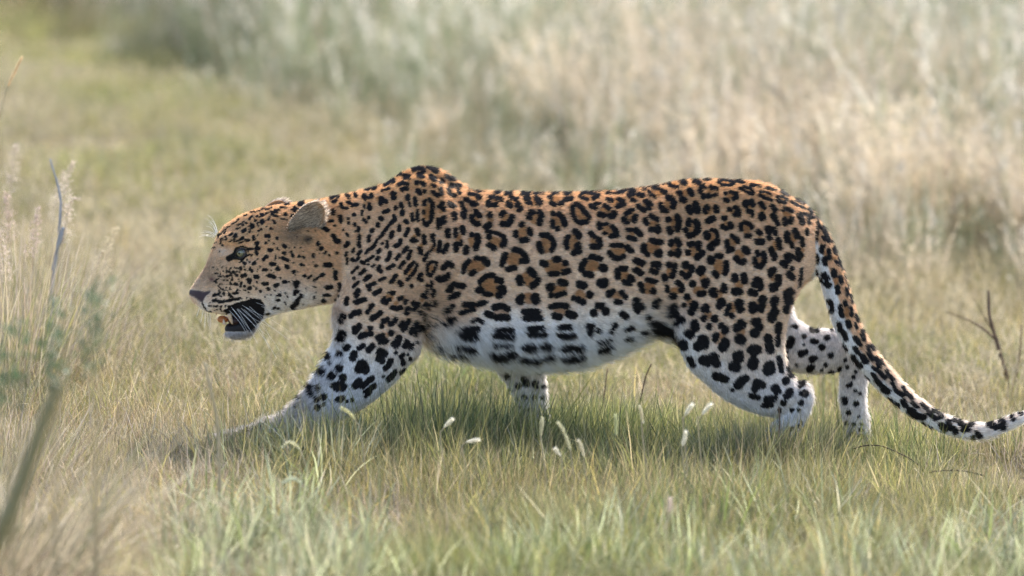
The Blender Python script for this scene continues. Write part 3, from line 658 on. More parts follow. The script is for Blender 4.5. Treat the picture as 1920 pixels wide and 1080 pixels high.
strokes(2, 1600, 660, 5.4, """20 0 50 30 90 70 130;24 90 40 125 95;14 150 10 190 80;16 225 60 260 150;14 200 160 260 200;18 270 210 320 260;16 195 220 225 260;20 240 290 290 340;26 310 370 350 400;16 110 250 150 290;12 170 320 205 360;12 335 190 360 240;16 370 250 400 280;14 390 310 420 370;18 430 390 500 440;14 500 360 530 410;16 550 430 590 465;22 350 480 400 510;18 430 530 455 550;8 450 590 540 650;24 500 500 530 540;13 590 510 650 560;32 580 590 630 640;26 670 650 710 660;16 690 530 750 580;14 800 590 880 620;18 760 620 820 660;16 820 680 900 650;18 690 730 790 780;26 890 740 930 780;24 960 710 980 770;24 1020 780 1035 810;14 1010 690 1040 700;24 1080 710 1120 790;22 1150 760 1200 730;18 1170 790;14 1220 720;18 1210 860;20 1250 820 1280 850;
26 1370 730 1440 760;30 1500 690 1510 760;18 1590 610 1620 690;20 1670 580 1700 640;30 1790 520 1810 600;40 1900 520 1960 540""")
# small spots low on the feet, hidden by grass in the picture
for _ in range(26):
    x = RNG.uniform(1415, 1510); y = RNG.uniform(785, 870); stroke(0, [(x, y), (x + RNG.uniform(-4, 4), y + 5)], RNG.uniform(2, 3.6))
for _ in range(30):
    x = RNG.uniform(405, 560); y = RNG.uniform(800, 838); stroke(0, [(x, y), (x - 4, y + 2)], RNG.uniform(1.6, 3.2))
for _ in range(14):
    x = RNG.uniform(950, 1025); y = RNG.uniform(775, 832); stroke(1, [(x, y), (x, y + 3)], RNG.uniform(2, 3.4))

# fine freckles of the muzzle, cheek and forehead
for _ in range(90):
    x = RNG.uniform(398, 470); y = RNG.uniform(500, 562)
    stroke(0, [(x, y), (x + RNG.uniform(0, 2.5), y + RNG.uniform(-1, 1))], RNG.uniform(.7, 1.5))
for _ in range(46):
    t = RNG.random(); x = 405 + 105 * t; y = 452 - 52 * t + RNG.uniform(-12, 14)
    stroke(0, [(x, y), (x + RNG.uniform(1, 4), y - RNG.uniform(.5, 2.5))], RNG.uniform(.7, 1.3))
for _ in range(60):
    x = RNG.uniform(465, 600); y = RNG.uniform(430, 575)
    stroke(0, [(x, y), (x + RNG.uniform(-1, 2), y + 1)], RNG.uniform(.7, 1.5))
# black lips and mouth corner
BL = poly(0, [(350 + a / 6.75, 510 + b / 6.75) for a, b in ((480,480),(600,400),(700,370),(850,330),(940,350),(990,420),(990,500),(965,580),(905,650),(840,720),(790,745),(640,752),(500,752),(450,725),(430,640),(500,600),(500,540))])
LIPS = poly(0, [(350 + a / 6.75, 510 + b / 6.75) for a, b in ((440,650),(520,640),(650,640),(760,700),(760,756),(480,756),(440,710))])
NOSE = poly(0, [(350 + a / 6.75, 510 + b / 6.75) for a, b in ((20,220),(150,232),(225,250),(300,230),(300,262),(240,310),(205,375),(170,375),(110,330),(20,280))])
MASK[0][BL] = 1

# warm centres of the rosettes, traced the same way
NM = MASK; MASK = np.zeros_like(NM)
def centres(layer, ox, oy, s, txt):
    for part in txt.split(';'):
        v = [float(q) for q in part.split()]
        stroke(layer, [(ox + v[i] / s, oy + v[i + 1] / s) for i in range(1, len(v) - 1, 2)], v[0] * 1.15 / s + 1.2, 3.0)
centres(0, 840, 300, 4.5, "25 230 310;35 395 345;25 560 360;32 725 345;32 905 345;25 230 490;20 355 510;33 480 490;36 740 475 740 500;38 920 490 920 540;34 630 600 630 625;20 85 640 90 680;28 205 670 215 710;32 370 680 430 700;44 830 700 830 730;50 550 840 600 820;48 210 900 260 880;50 870 900 950 900;42 670 990 690 1020;44 330 1040 380 1045;42 1045 680 1055 710;20 1010 300")
centres(0, 1080, 300, 4.5, "28 90 310 150 315;28 335 360 370 355;38 40 430 60 470;22 230 430 270 450;32 450 480 470 480;28 670 280 700 275;18 500 310;18 840 220;24 590 400;30 780 370 780 395;24 915 290;20 985 400 985 430;28 830 510 830 560;32 985 540 990 590;24 640 545 665 540;30 250 580 285 605;22 475 610;26 150 670 155 700;32 310 780 380 770;40 620 740 660 745;22 825 710 825 770;30 985 755 995 780;40 115 890 150 890;34 400 960 410 990;14 525 905;14 670 910;22 790 930 790 965;22 935 925;24 610 1050 640 1060;24 1070 1000")
centres(0, 1320, 300, 4.5, "22 160 195 210 195;18 340 245 395 255;22 500 288 540 295;16 640 325 670 335;24 50 265;24 210 300 225 290;22 45 410 40 440;20 385 395;20 240 430;20 190 540;24 345 570 360 595;14 490 430;14 590 440;24 695 450 705 470;26 60 640 65 670;22 230 680 245 700;14 465 660;24 735 650 745 680;18 600 700 600 740;18 820 760;26 290 790 310 800;24 465 850;38 120 880 140 920;24 285 1040 300 1060;24 585 990;12 735 930")
centres(0, 600, 300, 4.5, "22 905 400 905 480;22 935 900 930 940;14 775 930 755 960;24 955 745;14 1020 430;16 1005 540;16 795 650;14 855 720;12 690 1040;14 490 330;14 410 370")
centres(0, 600, 540, 4.5, "16 570 75 600 80;14 555 290;18 530 405 560 400;14 720 300;14 395 365;10 310 335;10 165 540;14 700 90;14 640 130;12 860 100")
centres(0, 840, 540, 4.5, "42 360 20 410 15;30 680 75 680 100;30 420 200 470 215;18 160 180 220 165;30 930 195 980 195;20 670 230 740 230;34 910 20 960 15")
centres(0, 1080, 540, 4.5, "28 30 50 60 80;28 335 60 355 75;24 600 20 620 20;24 825 25 850 25;20 955 110 965 130;14 980 345;10 190 185;26 1020 20 1060 20")
centres(0, 1320, 540, 4.5, "22 130 40 120 80;20 235 150 235 190;14 460 130;16 590 165;24 35 220 20 245;22 155 385 110 450;20 290 370 320 372;16 450 325;12 280 610;14 400 575")
centres(2, 1500, 380, 6.75, "18 315 630 325 670;26 465 960 460 1000;14 430 700;12 90 80")
centres(2, 1540, 530, 6.75, "32 315 350 325 400;16 490 840")
centres(2, 1600, 660, 5.4, "22 255 240 280 265")
CTR = MASK; MASK = NM

def blur(a, s):
    k = int(s * 3); ker = np.exp(-.5 * (np.arange(-k, k + 1) / s) ** 2); ker /= ker.sum()
    a = np.apply_along_axis(lambda r: np.convolve(r, ker, 'same'), 0, a)
    return np.apply_along_axis(lambda r: np.convolve(r, ker, 'same'), 1, a)
DENS = np.stack([blur(MASK[k], 10.5) for k in range(3)])
MASK = np.stack([np.clip(blur(MASK[k], 1.0), 0, 1) for k in range(3)])
BLf = blur(BL.astype(np.float32), 1.5); LIPf = blur(LIPS.astype(np.float32), 1.0); NOSf = blur(NOSE.astype(np.float32), 1.2)
WX = vnoise(np.stack([np.arange(0, 1000) % 100, np.arange(0, 1000) // 100, np.zeros(1000)], 1), 1.0, 3)

def samp(img, px, py):
    u = np.clip((px - RX0) * RS - .5, 0, RW - 2); v = np.clip((py - RY0) * RS - .5, 0, RH - 2)
    i = u.astype(int); j = v.astype(int); fu = u - i; fv = v - j
    return (img[j, i] * (1 - fu) * (1 - fv) + img[j, i + 1] * fu * (1 - fv) + img[j + 1, i] * (1 - fu) * fv + img[j + 1, i + 1] * fu * fv)

# which part a point belongs to: 0 body and near legs, 1 far legs, 2 tail
def part_of(p):
    X, Y, Z = p[:, 0], p[:, 1], p[:, 2]
    dT = limb_sdf(SAMP['tail'], X, Y, Z)
    fl = [limb_samples(LIMBS['far_fore'][1:]), limb_samples(LIMBS['far_thigh'][1:])]
    dF = np.minimum(limb_sdf(fl[0], X, Y, Z), limb_sdf(fl[1], X, Y, Z))
    nl = [limb_samples(LIMBS[k]) for k in ('near_fore', 'near_thigh', 'near_hip')]
    dN = np.minimum.reduce([limb_sdf(q, X, Y, Z) for q in nl])
    order = np.argsort(X); dB = np.empty(len(X))
    dB[order] = loft_sdf(X[order], Y[order], Z[order])
    d0 = np.minimum(dN, dB)
    L = np.zeros(len(X), int)
    px, _ = proj(p)
    L[(dT < d0) & (dT < dF) & (px > 1512)] = 2
    L[(dF < d0) & (L == 0) & (Y > 0)] = 1
    return L

BASE_PX = np.array([340, 420, 520, 620, 700, 780, 820, 900, 1050, 1150, 1220, 1280, 1340, 1400, 1480, 1530])
# rows where the tan starts to pale and where it is white
Y_A = np.array([560, 545, 520, 540, 580, 600, 585, 555, 545, 540, 530, 540, 560, 570, 560, 560])
Y_B = np.array([640, 625, 600, 670, 725, 730, 670, 640, 635, 635, 640, 690, 750, 790, 800, 800])

def coat(p, L, jitter=None):
    """coat colour for points p"""
    yc = np.where(L == 1, .081, np.where(L == 2, -.018, 0))
    q = p.copy()
    q[:, 1] = yc - np.abs(p[:, 1] - yc)
    px, py = proj(q)
    w1 = vnoise(p, 260, 1) * 1.1; w2 = vnoise(p, 260, 2) * 1.1
    lowb = smooth01(590, 640, py) * ((px > 790) & (px < 1270))
    sx = px; bw = 1 + 2.2 * smooth01(590, 640, py) * ((px > 790) & (px < 1270))
    sx, sy = px + w1 * bw + vnoise(p, 900, 12) * 1.2 + lowb * vnoise(p, 95, 16) * 2.6, py + w2 * bw * .7 + lowb * vnoise(p, 95, 17) * 1.6
    m = np.zeros(len(p)); d = np.zeros(len(p)); cm = np.zeros(len(p))
    for k in range(3):
        s = L == k
        if s.any():
            m[s] = samp(MASK[k], sx[s], sy[s]); d[s] = samp(DENS[k], px[s], py[s]); cm[s] = samp(CTR[k], px[s], py[s])
    ya = np.interp(px, BASE_PX, Y_A); yb = np.interp(px, BASE_PX, Y_B)
    wv = vnoise(p, 14, 4) * 16 + vnoise(p, 60, 15) * 8
    white = smooth01(ya, yb, py + wv)
    white = np.where(L == 1, .92, white)
    # tail: white below, tan above
    tl = LIMBS['tail']; ty = np.interp(px, tl[:, 0], tl[:, 1])
    tw = smooth01(-9, 9, py - ty + (px < 1620) * 0 - 2)
    tw = np.maximum(tw, smooth01(1620, 1800, px) * .6)
    white = np.where(L == 2, tw, white)
    # rear edge of the rump and the tail root
    dors = 1 - smooth01(330, 510, py)
    dors = np.where(L == 2, .6 * (1 - smooth01(1560, 1700, px)), dors)
    DORS = np.array([.68, .405, .20]); FLANK = np.array([.82, .64, .475]); WH = np.array([.90, .88, .87])
    leg = np.maximum(smooth01(650, 730, py) * ((px < 800) | (px > 1270)) * (L == 0) * (px > 480), 1.0 * (L == 1))
    WH = WH * (1 - leg[:, None]) + np.array([.80, .77, .76]) * leg[:, None]
    c = FLANK * (1 - dors[:, None]) + DORS * dors[:, None]
    neck = smooth01(700, 640, px) * (1 - smooth01(430, 520, py)) * (L == 0)
    c = c * (1 - .5 * neck[:, None]) + DORS * .5 * neck[:, None]
    sh = np.exp(-(((px - 770) / 90) ** 2 + ((py - 530) / 60) ** 2)) * (L == 0)
    c = c * (1 - .5 * sh[:, None]) + np.array([.62, .38, .20]) * .5 * sh[:, None]
    c = c * (1 - white[:, None]) + WH * white[:, None]
    # paler cheek, muzzle side and eye surround
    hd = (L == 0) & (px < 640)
    ck = np.exp(-(((px - 560) / 60) ** 2 + ((py - 560) / 32) ** 2)) * hd
    ey = np.exp(-(((px - 425) / 14) ** 2 + ((py - 472) / 9) ** 2)) * hd + np.exp(-(((px - 466) / 14) ** 2 + ((py - 490) / 6) ** 2)) * hd
    ch = .35 * smooth01(612, 622, py) * (px < 500) * hd
    pale = np.clip(.6 * ck + .5 * ey + ch, 0, 1)[:, None]
    c = c * (1 - pale) + WH * pale
    gold = .55 * hd * (1 - smooth01(500, 560, py)) * smooth01(400, 440, px)
    c = c * (1 - gold[:, None]) + np.array([.68, .42, .21]) * gold[:, None]
    mz = np.exp(-(((px - 392) / 36) ** 2 + ((py - 512) / 36) ** 2)) * hd
    c = c * (1 - .8 * mz[:, None]) + np.array([.43, .285, .18]) * .8 * mz[:, None]
    c = c * (1 + (vnoise(p * np.array([.6, 1, 1]), 420, 14) * .3 * mz)[:, None])
    lip = np.exp(-(((px - 383) / 10) ** 2 + ((py - 577) / 9) ** 2)) * hd
    c = c * (1 - lip[:, None]) + WH * lip[:, None]
    # grey fur at the base of the ear
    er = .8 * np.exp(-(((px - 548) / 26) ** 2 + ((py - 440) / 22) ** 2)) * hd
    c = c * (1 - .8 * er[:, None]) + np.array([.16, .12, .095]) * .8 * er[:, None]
    # warm rosette centres
    ctr = np.maximum(.30 * smooth01(.21, .36, d) * (1 - white) * (px > 640), cm * (1 - .45 * white)) * (1 - m)
    c = c * (1 - .9 * ctr[:, None]) + np.array([.45, .22, .08]) * .9 * ctr[:, None]
    g = 1 + vnoise(p, 22, 8) * .07 + vnoise(p, 90, 9) * .07 + vnoise(p * np.array([.5, 1, 1.4]), 330, 10) * .16
    c = c * g[:, None]
    blk = smooth01(.22, .55, m)[:, None]
    low = (L == 0) * smooth01(620, 560, px) * smooth01(700, 760, py) * (px > 350)
    c = c * (1 - .5 * low[:, None]) + np.array([.46, .38, .31]) * .5 * low[:, None]
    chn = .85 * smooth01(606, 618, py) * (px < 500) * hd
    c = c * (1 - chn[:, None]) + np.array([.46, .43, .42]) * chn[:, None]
    wd = np.exp(-(((px - 397) / 5) ** 2 + ((py - 524) / 5) ** 2)) * hd
    c = c * (1 - .8 * wd[:, None]) + np.array([.10, .03, .06]) * .8 * wd[:, None]
    eb = np.exp(-(((px - 577) / 9) ** 2 + ((py - 449) / 7) ** 2)) * hd  # shadowed gap below the ear, painted black into the coat
    c = c * (1 - .9 * eb[:, None]) + np.array([.02, .016, .015]) * .9 * eb[:, None]
    c = c * (1 - blk) + np.array([.010, .008, .009]) * blk
    ns = samp(NOSf, px, py) * hd * (np.abs(p[:, 1]) < .04)
    c = c * (1 - ns[:, None]) + np.array([.045, .026, .030])[None] * (ns * (1 - .9 * m))[:, None]
    bare = np.clip(ns + samp(LIPf, px, py) * hd, 0, 1)
    return np.clip(c, 0, 1), white, bare, px, py, m

LP = part_of(V)
# muscle ridges and skin folds, near and far side alike
def fold(pts, amp, w):
    px, py = proj(np.stack([V[:, 0], -np.abs(V[:, 1]), V[:, 2]], 1))
    c = curve_pts(pts, 30); d = np.full(len(V), 1e9)
    for a, b in zip(c[:-1], c[1:]):
        e = b - a; t = np.clip(((px - a[0]) * e[0] + (py - a[1]) * e[1]) / (e.dot(e) + 1e-9), 0, 1)
        d = np.minimum(d, np.hypot(px - a[0] - t * e[0], py - a[1] - t * e[1]))
    return amp * np.exp(-(d / w) ** 2) * smooth01(.015, .05, np.abs(V[:, 1])) * (LP == 0)
disp = 0
for pts, amp, w in [([(812,360),(775,440),(735,515)], .006, 22), ([(848,358),(884,420),(868,500),(826,590)], -.008, 15), ([(838,420),(835,500),(800,580)], .004, 16),
                    ([(1252,625),(1226,530),(1262,440)], -.006, 26), ([(1292,640),(1300,550),(1340,460)], .006, 26), ([(1462,470),(1444,590),(1452,690)], -.005, 15),
                    ([(642,560),(652,490),(694,425)], -.006, 12), ([(765,610),(720,660),(650,720)], -.004, 10), ([(790,600),(760,560),(745,500)], .004, 18),
                    ([(880,420),(1000,430),(1120,420)], -.002, 20), ([(1340,690),(1420,740),(1480,745)], .003, 12), ([(1500,700),(1490,745),(1478,790)], -.004, 8),
                    ([(600,470),(620,520),(600,560)], -.003, 12), ([(430,505),(480,520),(530,545)], .002, 14), ([(420,487),(440,492),(470,488)], -.003, 6)]:
    disp = disp + fold(pts, amp, w)
for k in range(7):
    xx = 905 + 34 * k
    disp = disp + fold([(xx + 18, 470), (xx, 560), (xx - 22, 640)], -.0018, 9)
V = V + NV * disp[:, None]
NV = vnormals(V, Q)
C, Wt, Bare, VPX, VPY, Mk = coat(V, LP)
# skin under the fur is a little darker
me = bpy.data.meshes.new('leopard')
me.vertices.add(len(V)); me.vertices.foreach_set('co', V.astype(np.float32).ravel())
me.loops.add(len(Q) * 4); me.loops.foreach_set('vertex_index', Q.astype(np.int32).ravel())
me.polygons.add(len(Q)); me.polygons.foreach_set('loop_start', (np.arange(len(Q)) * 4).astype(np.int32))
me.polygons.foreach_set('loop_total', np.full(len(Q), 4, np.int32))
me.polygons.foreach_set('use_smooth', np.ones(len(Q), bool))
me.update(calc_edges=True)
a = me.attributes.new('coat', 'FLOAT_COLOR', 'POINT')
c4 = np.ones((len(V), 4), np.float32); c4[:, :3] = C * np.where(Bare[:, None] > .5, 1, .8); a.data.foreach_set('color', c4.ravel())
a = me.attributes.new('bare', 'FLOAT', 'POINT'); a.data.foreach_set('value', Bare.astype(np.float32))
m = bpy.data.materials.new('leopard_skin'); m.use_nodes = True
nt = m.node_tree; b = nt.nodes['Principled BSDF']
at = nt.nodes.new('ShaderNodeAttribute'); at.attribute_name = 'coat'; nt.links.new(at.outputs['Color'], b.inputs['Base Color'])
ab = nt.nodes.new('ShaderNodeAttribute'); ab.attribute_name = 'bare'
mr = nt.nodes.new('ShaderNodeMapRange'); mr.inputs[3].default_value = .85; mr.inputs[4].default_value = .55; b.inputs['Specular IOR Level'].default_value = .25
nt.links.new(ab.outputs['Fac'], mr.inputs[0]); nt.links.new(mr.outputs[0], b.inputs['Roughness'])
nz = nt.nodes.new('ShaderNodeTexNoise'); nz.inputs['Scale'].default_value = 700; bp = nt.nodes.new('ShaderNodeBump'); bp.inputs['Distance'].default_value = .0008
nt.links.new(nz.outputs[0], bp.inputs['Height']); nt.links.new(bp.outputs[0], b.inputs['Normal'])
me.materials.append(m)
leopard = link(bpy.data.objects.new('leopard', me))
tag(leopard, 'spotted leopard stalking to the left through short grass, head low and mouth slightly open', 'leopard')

# ---- fur ----
mfur = bpy.data.materials.new('leopard_fur'); mfur.use_nodes = True
nt = mfur.node_tree; b = nt.nodes['Principled BSDF']; out = nt.nodes['Material Output']
at = nt.nodes.new('ShaderNodeAttribute'); at.attribute_name = 'hair_color'
nt.links.new(at.outputs['Color'], b.inputs['Base Color']); b.inputs['Roughness'].default_value = .42; b.inputs['Specular IOR Level'].default_value = .5
tr = nt.nodes.new('ShaderNodeBsdfTranslucent'); nt.links.new(at.outputs['Color'], tr.inputs[0])
mix = nt.nodes.new('ShaderNodeMixShader'); mix.inputs[0].default_value = .48
nt.links.new(b.outputs[0], mix.inputs[1]); nt.links.new(tr.outputs[0], mix.inputs[2]); nt.links.new(mix.outputs[0], out.inputs[0])

def hair_object(name, pts, radii, cols, mat, parent):
    """pts (n,k,3), radii (k,) or (n,k), cols (n,3)"""
    n, k, _ = pts.shape
    hc = bpy.data.hair_curves.new(name)
    hc.add_curves([k] * n)
    hc.points.foreach_set('position', pts.astype(np.float32).ravel())
    r = hc.attributes.get('radius') or hc.attributes.new('radius', 'FLOAT', 'POINT')
    rr = np.broadcast_to(radii, (n, k)).astype(np.float32)
    r.data.foreach_set('value', np.ascontiguousarray(rr).ravel())
    ca = hc.attributes.new('hair_color', 'FLOAT_COLOR', 'CURVE')
    c4 = np.ones((n, 4), np.float32); c4[:, :3] = cols
    ca.data.foreach_set('color', c4.ravel())
    hc.materials.append(mat)
    o = link(bpy.data.objects.new(name, hc), parent)
    o['kind'] = 'stuff'
    return o

def sample_surface(V, Q, NV, n, w=None):
    tri = np.vstack([Q[:, [0, 1, 2]], Q[:, [0, 2, 3]]])
    A = np.linalg.norm(np.cross(V[tri[:, 1]] - V[tri[:, 0]], V[tri[:, 2]] - V[tri[:, 0]]), axis=1)
    if w is not None: A = A * w[tri].mean(1)
    cdf = np.cumsum(A); cdf /= cdf[-1]
    t = np.searchsorted(cdf, RNG.random(n))
    r1 = np.sqrt(RNG.random(n)); r2 = RNG.random(n)
    wa, wb, wc = (1 - r1)[:, None], (r1 * (1 - r2))[:, None], (r1 * r2)[:, None]
    T = tri[t]
    p = V[T[:, 0]] * wa + V[T[:, 1]] * wb + V[T[:, 2]] * wc
    nn = NV[T[:, 0]] * wa + NV[T[:, 1]] * wb + NV[T[:, 2]] * wc
    return p, nn / (np.linalg.norm(nn, axis=1)[:, None] + 1e-9)

eye_c = np.array([float(P(453, 474, -.0525)[0]), -.0525, float(P(453, 474, -.0525)[2])])
NH = 560000
den = np.where(NV[:, 1] > .3, .45, 1.0) * np.where(VPX < 640, 1.8, 1.0)
hp, hn = sample_surface(V, Q, NV, NH, den)
hl = part_of(hp)
hpx, hpy = proj(np.stack([hp[:, 0], -np.abs(hp[:, 1]), hp[:, 2]], 1))
hb = np.clip(samp(NOSf, hpx, hpy) * (np.abs(hp[:, 1]) < .04) + samp(LIPf, hpx, hpy), 0, 1) * (hpx < 520)
ed = np.sqrt((hp[:, 0] - eye_c[0]) ** 2 + (hp[:, 2] - eye_c[2]) ** 2)
mouth_in = (hpx > 396) & (hpx < 442) & (hpy > 589) & (hpy < 608)
keep = (hb < .4) & ~((ed < .0135) & (np.abs(hp[:, 1]) > .03)) & ~mouth_in
hp, hn, hl, hpx, hpy = [v[keep] for v in (hp, hn, hl, hpx, hpy)]
n = len(hp)
# grain of the coat
D = np.zeros((n, 3))
D[:, 0] = 1; D[:, 2] = -.18
def blend_dir(mask, vec):
    global D
    D = D * (1 - mask[:, None]) + np.array(vec) * mask[:, None]
blend_dir(smooth01(560, 420, hpx) * (hl == 0) * smooth01(600, 540, hpy), (1, 0, .12))
blend_dir(smooth01(600, 700, hpy) * ((hpx < 800) & (hpx > 480) & (hl == 0)), (.25, 0, -1))
blend_dir(smooth01(650, 740, hpy) * ((hpx < 800) & (hpx > 380) & (hl == 0)), (-.6, 0, -.8))
blend_dir(smooth01(590, 612, hpy) * (hpx < 500) * (hl == 0), (.5, 0, -1))
blend_dir(smooth01(560, 700, hpy) * ((hpx > 1255) & (hl == 0)), (.45, 0, -1))
bl = smooth01(560, 660, hpy) * ((hpx > 800) & (hpx < 1255) & (hl == 0))
blend_dir(bl * .7, (.8, 0, -1))
blend_dir((hl == 1).astype(float), (.12, 0, -1))
tl = LIMBS['tail']; tdx = np.gradient(tl[:, 0]); tdy = np.gradient(tl[:, 1])
k = (hl == 2).astype(float)
tv = np.stack([np.interp(hpx, tl[:, 0], tdx), 0 * hpx, -np.interp(hpx, tl[:, 0], tdy)], 1)
tv /= np.linalg.norm(tv, axis=1)[:, None] + 1e-9
D = D * (1 - k[:, None]) + tv * k[:, None]
D += RNG.normal(0, .13, D.shape)
D += np.stack([vnoise(hp, 30, 21), vnoise(hp, 30, 22), vnoise(hp, 30, 23)], 1) * .22
D -= hn * (D * hn).sum(1)[:, None]
D /= np.linalg.norm(D, axis=1)[:, None] + 1e-9
length = np.full(n, .0082) - .0020 * smooth01(820, 760, hpx)
length = np.where((hl == 0) & (hpx < 640), .0034 + .0036 * smooth01(420, 640, hpx), length)
belly = smooth01(590, 650, hpy) * ((hpx > 790) & (hpx < 1270) & (hl == 0))
length += belly * .010
arm = np.exp(-(((hpx - 815) / 45) ** 2 + ((hpy - 600) / 50) ** 2)) * (hl == 0)
length += arm * .014
ing = np.exp(-(((hpx - 1235) / 45) ** 2 + ((hpy - 600) / 38) ** 2)) * (hl == 0)
length += ing * .012
chin = smooth01(600, 625, hpy) * (hpx < 500) * (hl == 0); length += chin * .007
length = np.where(hl == 2, .0085 + .002 * smooth01(1750, 1900, hpx), length)
lift = .22 + .18 * belly + .35 * chin + .15 * arm + .12 * (hl == 1)
front = ((hpx < 645) & (hpy > 575) & (hpx > 480)) & (hn[:, 0] < -.3)
lift = lift + .5 * front; length = length + .006 * front
length *= RNG.uniform(.6, 1.25, n)
stray = RNG.random(n) < .09
length[stray] *= 1.7
lift = np.clip(lift + RNG.normal(0, .12, n) + .35 * stray, .06, 1.2)
d0 = D * np.cos(lift)[:, None] + hn * np.sin(lift)[:, None]
d1 = D * np.cos(lift * .35)[:, None] + hn * np.sin(lift * .35)[:, None] + np.array([0, 0, -.12]) * belly[:, None]
pts = np.zeros((n, 4, 3))
pts[:, 0] = hp - hn * .001
L3 = (length / 3)[:, None]
pts[:, 1] = hp + d0 * L3
pts[:, 2] = pts[:, 1] + (d0 * .5 + d1 * .5) * L3
pts[:, 3] = pts[:, 2] + d1 * L3
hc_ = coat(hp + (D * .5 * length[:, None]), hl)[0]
hc_ = hc_ * RNG.uniform(.70, 1.28, n)[:, None]
hair_object('fur', pts, np.array([.00040, .00036, .00026, .00008]), np.clip(hc_, 0, 1), mfur, leopard)

# ---- eyes ----
def make_eye(y):
    c = np.array([eye_c[0], y, eye_c[2]]); s = -1 if y < 0 else 1
    Vv, Ff, Cc = [], [], []
    look = np.array([-.42, s * .9, .0]); look /= np.linalg.norm(look)
    u = np.cross(look, [0, 0, 1]); u /= np.linalg.norm(u); w = np.cross(u, look)
    R = .0122; nr, ns = 22, 32
    for i in range(nr + 1):
        th = math.pi * i / nr * .75
        for k in range(ns):
            ph = 2 * math.pi * k / ns
            Vv.append(c + R * (math.cos(th) * look * (1.06 if th < .6 else 1.0) + math.sin(th) * (math.cos(ph) * u + math.sin(ph) * w)))
            t = math.degrees(th)
            if t < 13: cc = (.006, .006, .006)
            elif t < 47: cc = np.array((.17, .165, .10)) * (.8 + .3 * abs(math.sin(ph * 9))) * (1.1 - .01 * (t - 13))
            elif t < 52: cc = (.02, .018, .015)
            else: cc = (.10, .08, .07)
            Cc.append(cc)
    for i in range(nr):
        for k in range(ns):
            k2 = (k + 1) % ns
            Ff.append((i * ns + k, i * ns + k2, (i + 1) * ns + k2, (i + 1) * ns + k))
    m = bpy.data.materials.get('eye')
    if m is None:
        m = bpy.data.materials.new('eye'); m.use_nodes = True
        b = m.node_tree.nodes['Principled BSDF']; at = m.node_tree.nodes.new('ShaderNodeAttribute'); at.attribute_name = 'tint_v'
        m.node_tree.links.new(at.outputs['Color'], b.inputs['Base Color']); b.inputs['Roughness'].default_value = .12
        b.inputs['Coat Weight'].default_value = .5; b.inputs['Coat Roughness'].default_value = .08
    eye = mesh_obj('eye', Vv, Ff, m, leopard, cols=np.array(Cc))
    # lids: dark fleshy rims above and below
    dark = bpy.data.materials.get('lid_skin') or mat_plain('lid_skin', (.012, .010, .011), .35, .5)
    def at_(px, py, out=0.0):
        x, _, z = P(px, py, -.0525)
        v = np.array([float(x), 0, float(z)]) - np.array([c[0], 0, c[2]])
        rr = R + .0012 + out
        h = math.sqrt(max(rr * rr - min(v[0] ** 2 + v[2] ** 2, rr * rr * .96), 1e-8))
        return np.array([c[0] + v[0], y + s * h, c[2] + v[2]])
    up = curve_pts([at_(441, 481), at_(445, 471), at_(453, 466.5), at_(461, 468), at_(468, 473)], 14)
    lo = curve_pts([at_(441, 481), at_(446, 483), at_(453, 483), at_(461, 478), at_(468, 473)], 14)
    for pth in (up, lo):
        v, f = tube(pth, np.interp(np.linspace(0, 1, 14), [0, .5, 1], [.0012, .0024, .0010]), 8)
        mesh_obj('eyelid', v, f, dark, leopard)
for y in (-.0505, .0505): make_eye(y)

# ---- ears ----
mear = bpy.data.materials.new('ear_skin'); mear.use_nodes = True
nt = mear.node_tree; b = nt.nodes['Principled BSDF']; out = nt.nodes['Material Output']
at = nt.nodes.new('ShaderNodeAttribute'); at.attribute_name = 'tint_v'; nt.links.new(at.outputs['Color'], b.inputs['Base Color']); b.inputs['Roughness'].default_value = .8
tr = nt.nodes.new('ShaderNodeBsdfTranslucent'); nt.links.new(at.outputs['Color'], tr.inputs[0]); mix = nt.nodes.new('ShaderNodeMixShader'); mix.inputs[0].default_value = .3
nt.links.new(b.outputs[0], mix.inputs[1]); nt.links.new(tr.outputs[0], mix.inputs[2]); nt.links.new(mix.outputs[0], out.inputs[0])
EAR = [(541,418),(549,406),(558,396),(567,387),(578,381),(590,378),(600,381),(606,388),(609,398),(607,410),(603,423),(597,436),(591,448),(583,459),(572,466),(560,464),(548,456),(540,446),(537,432)]
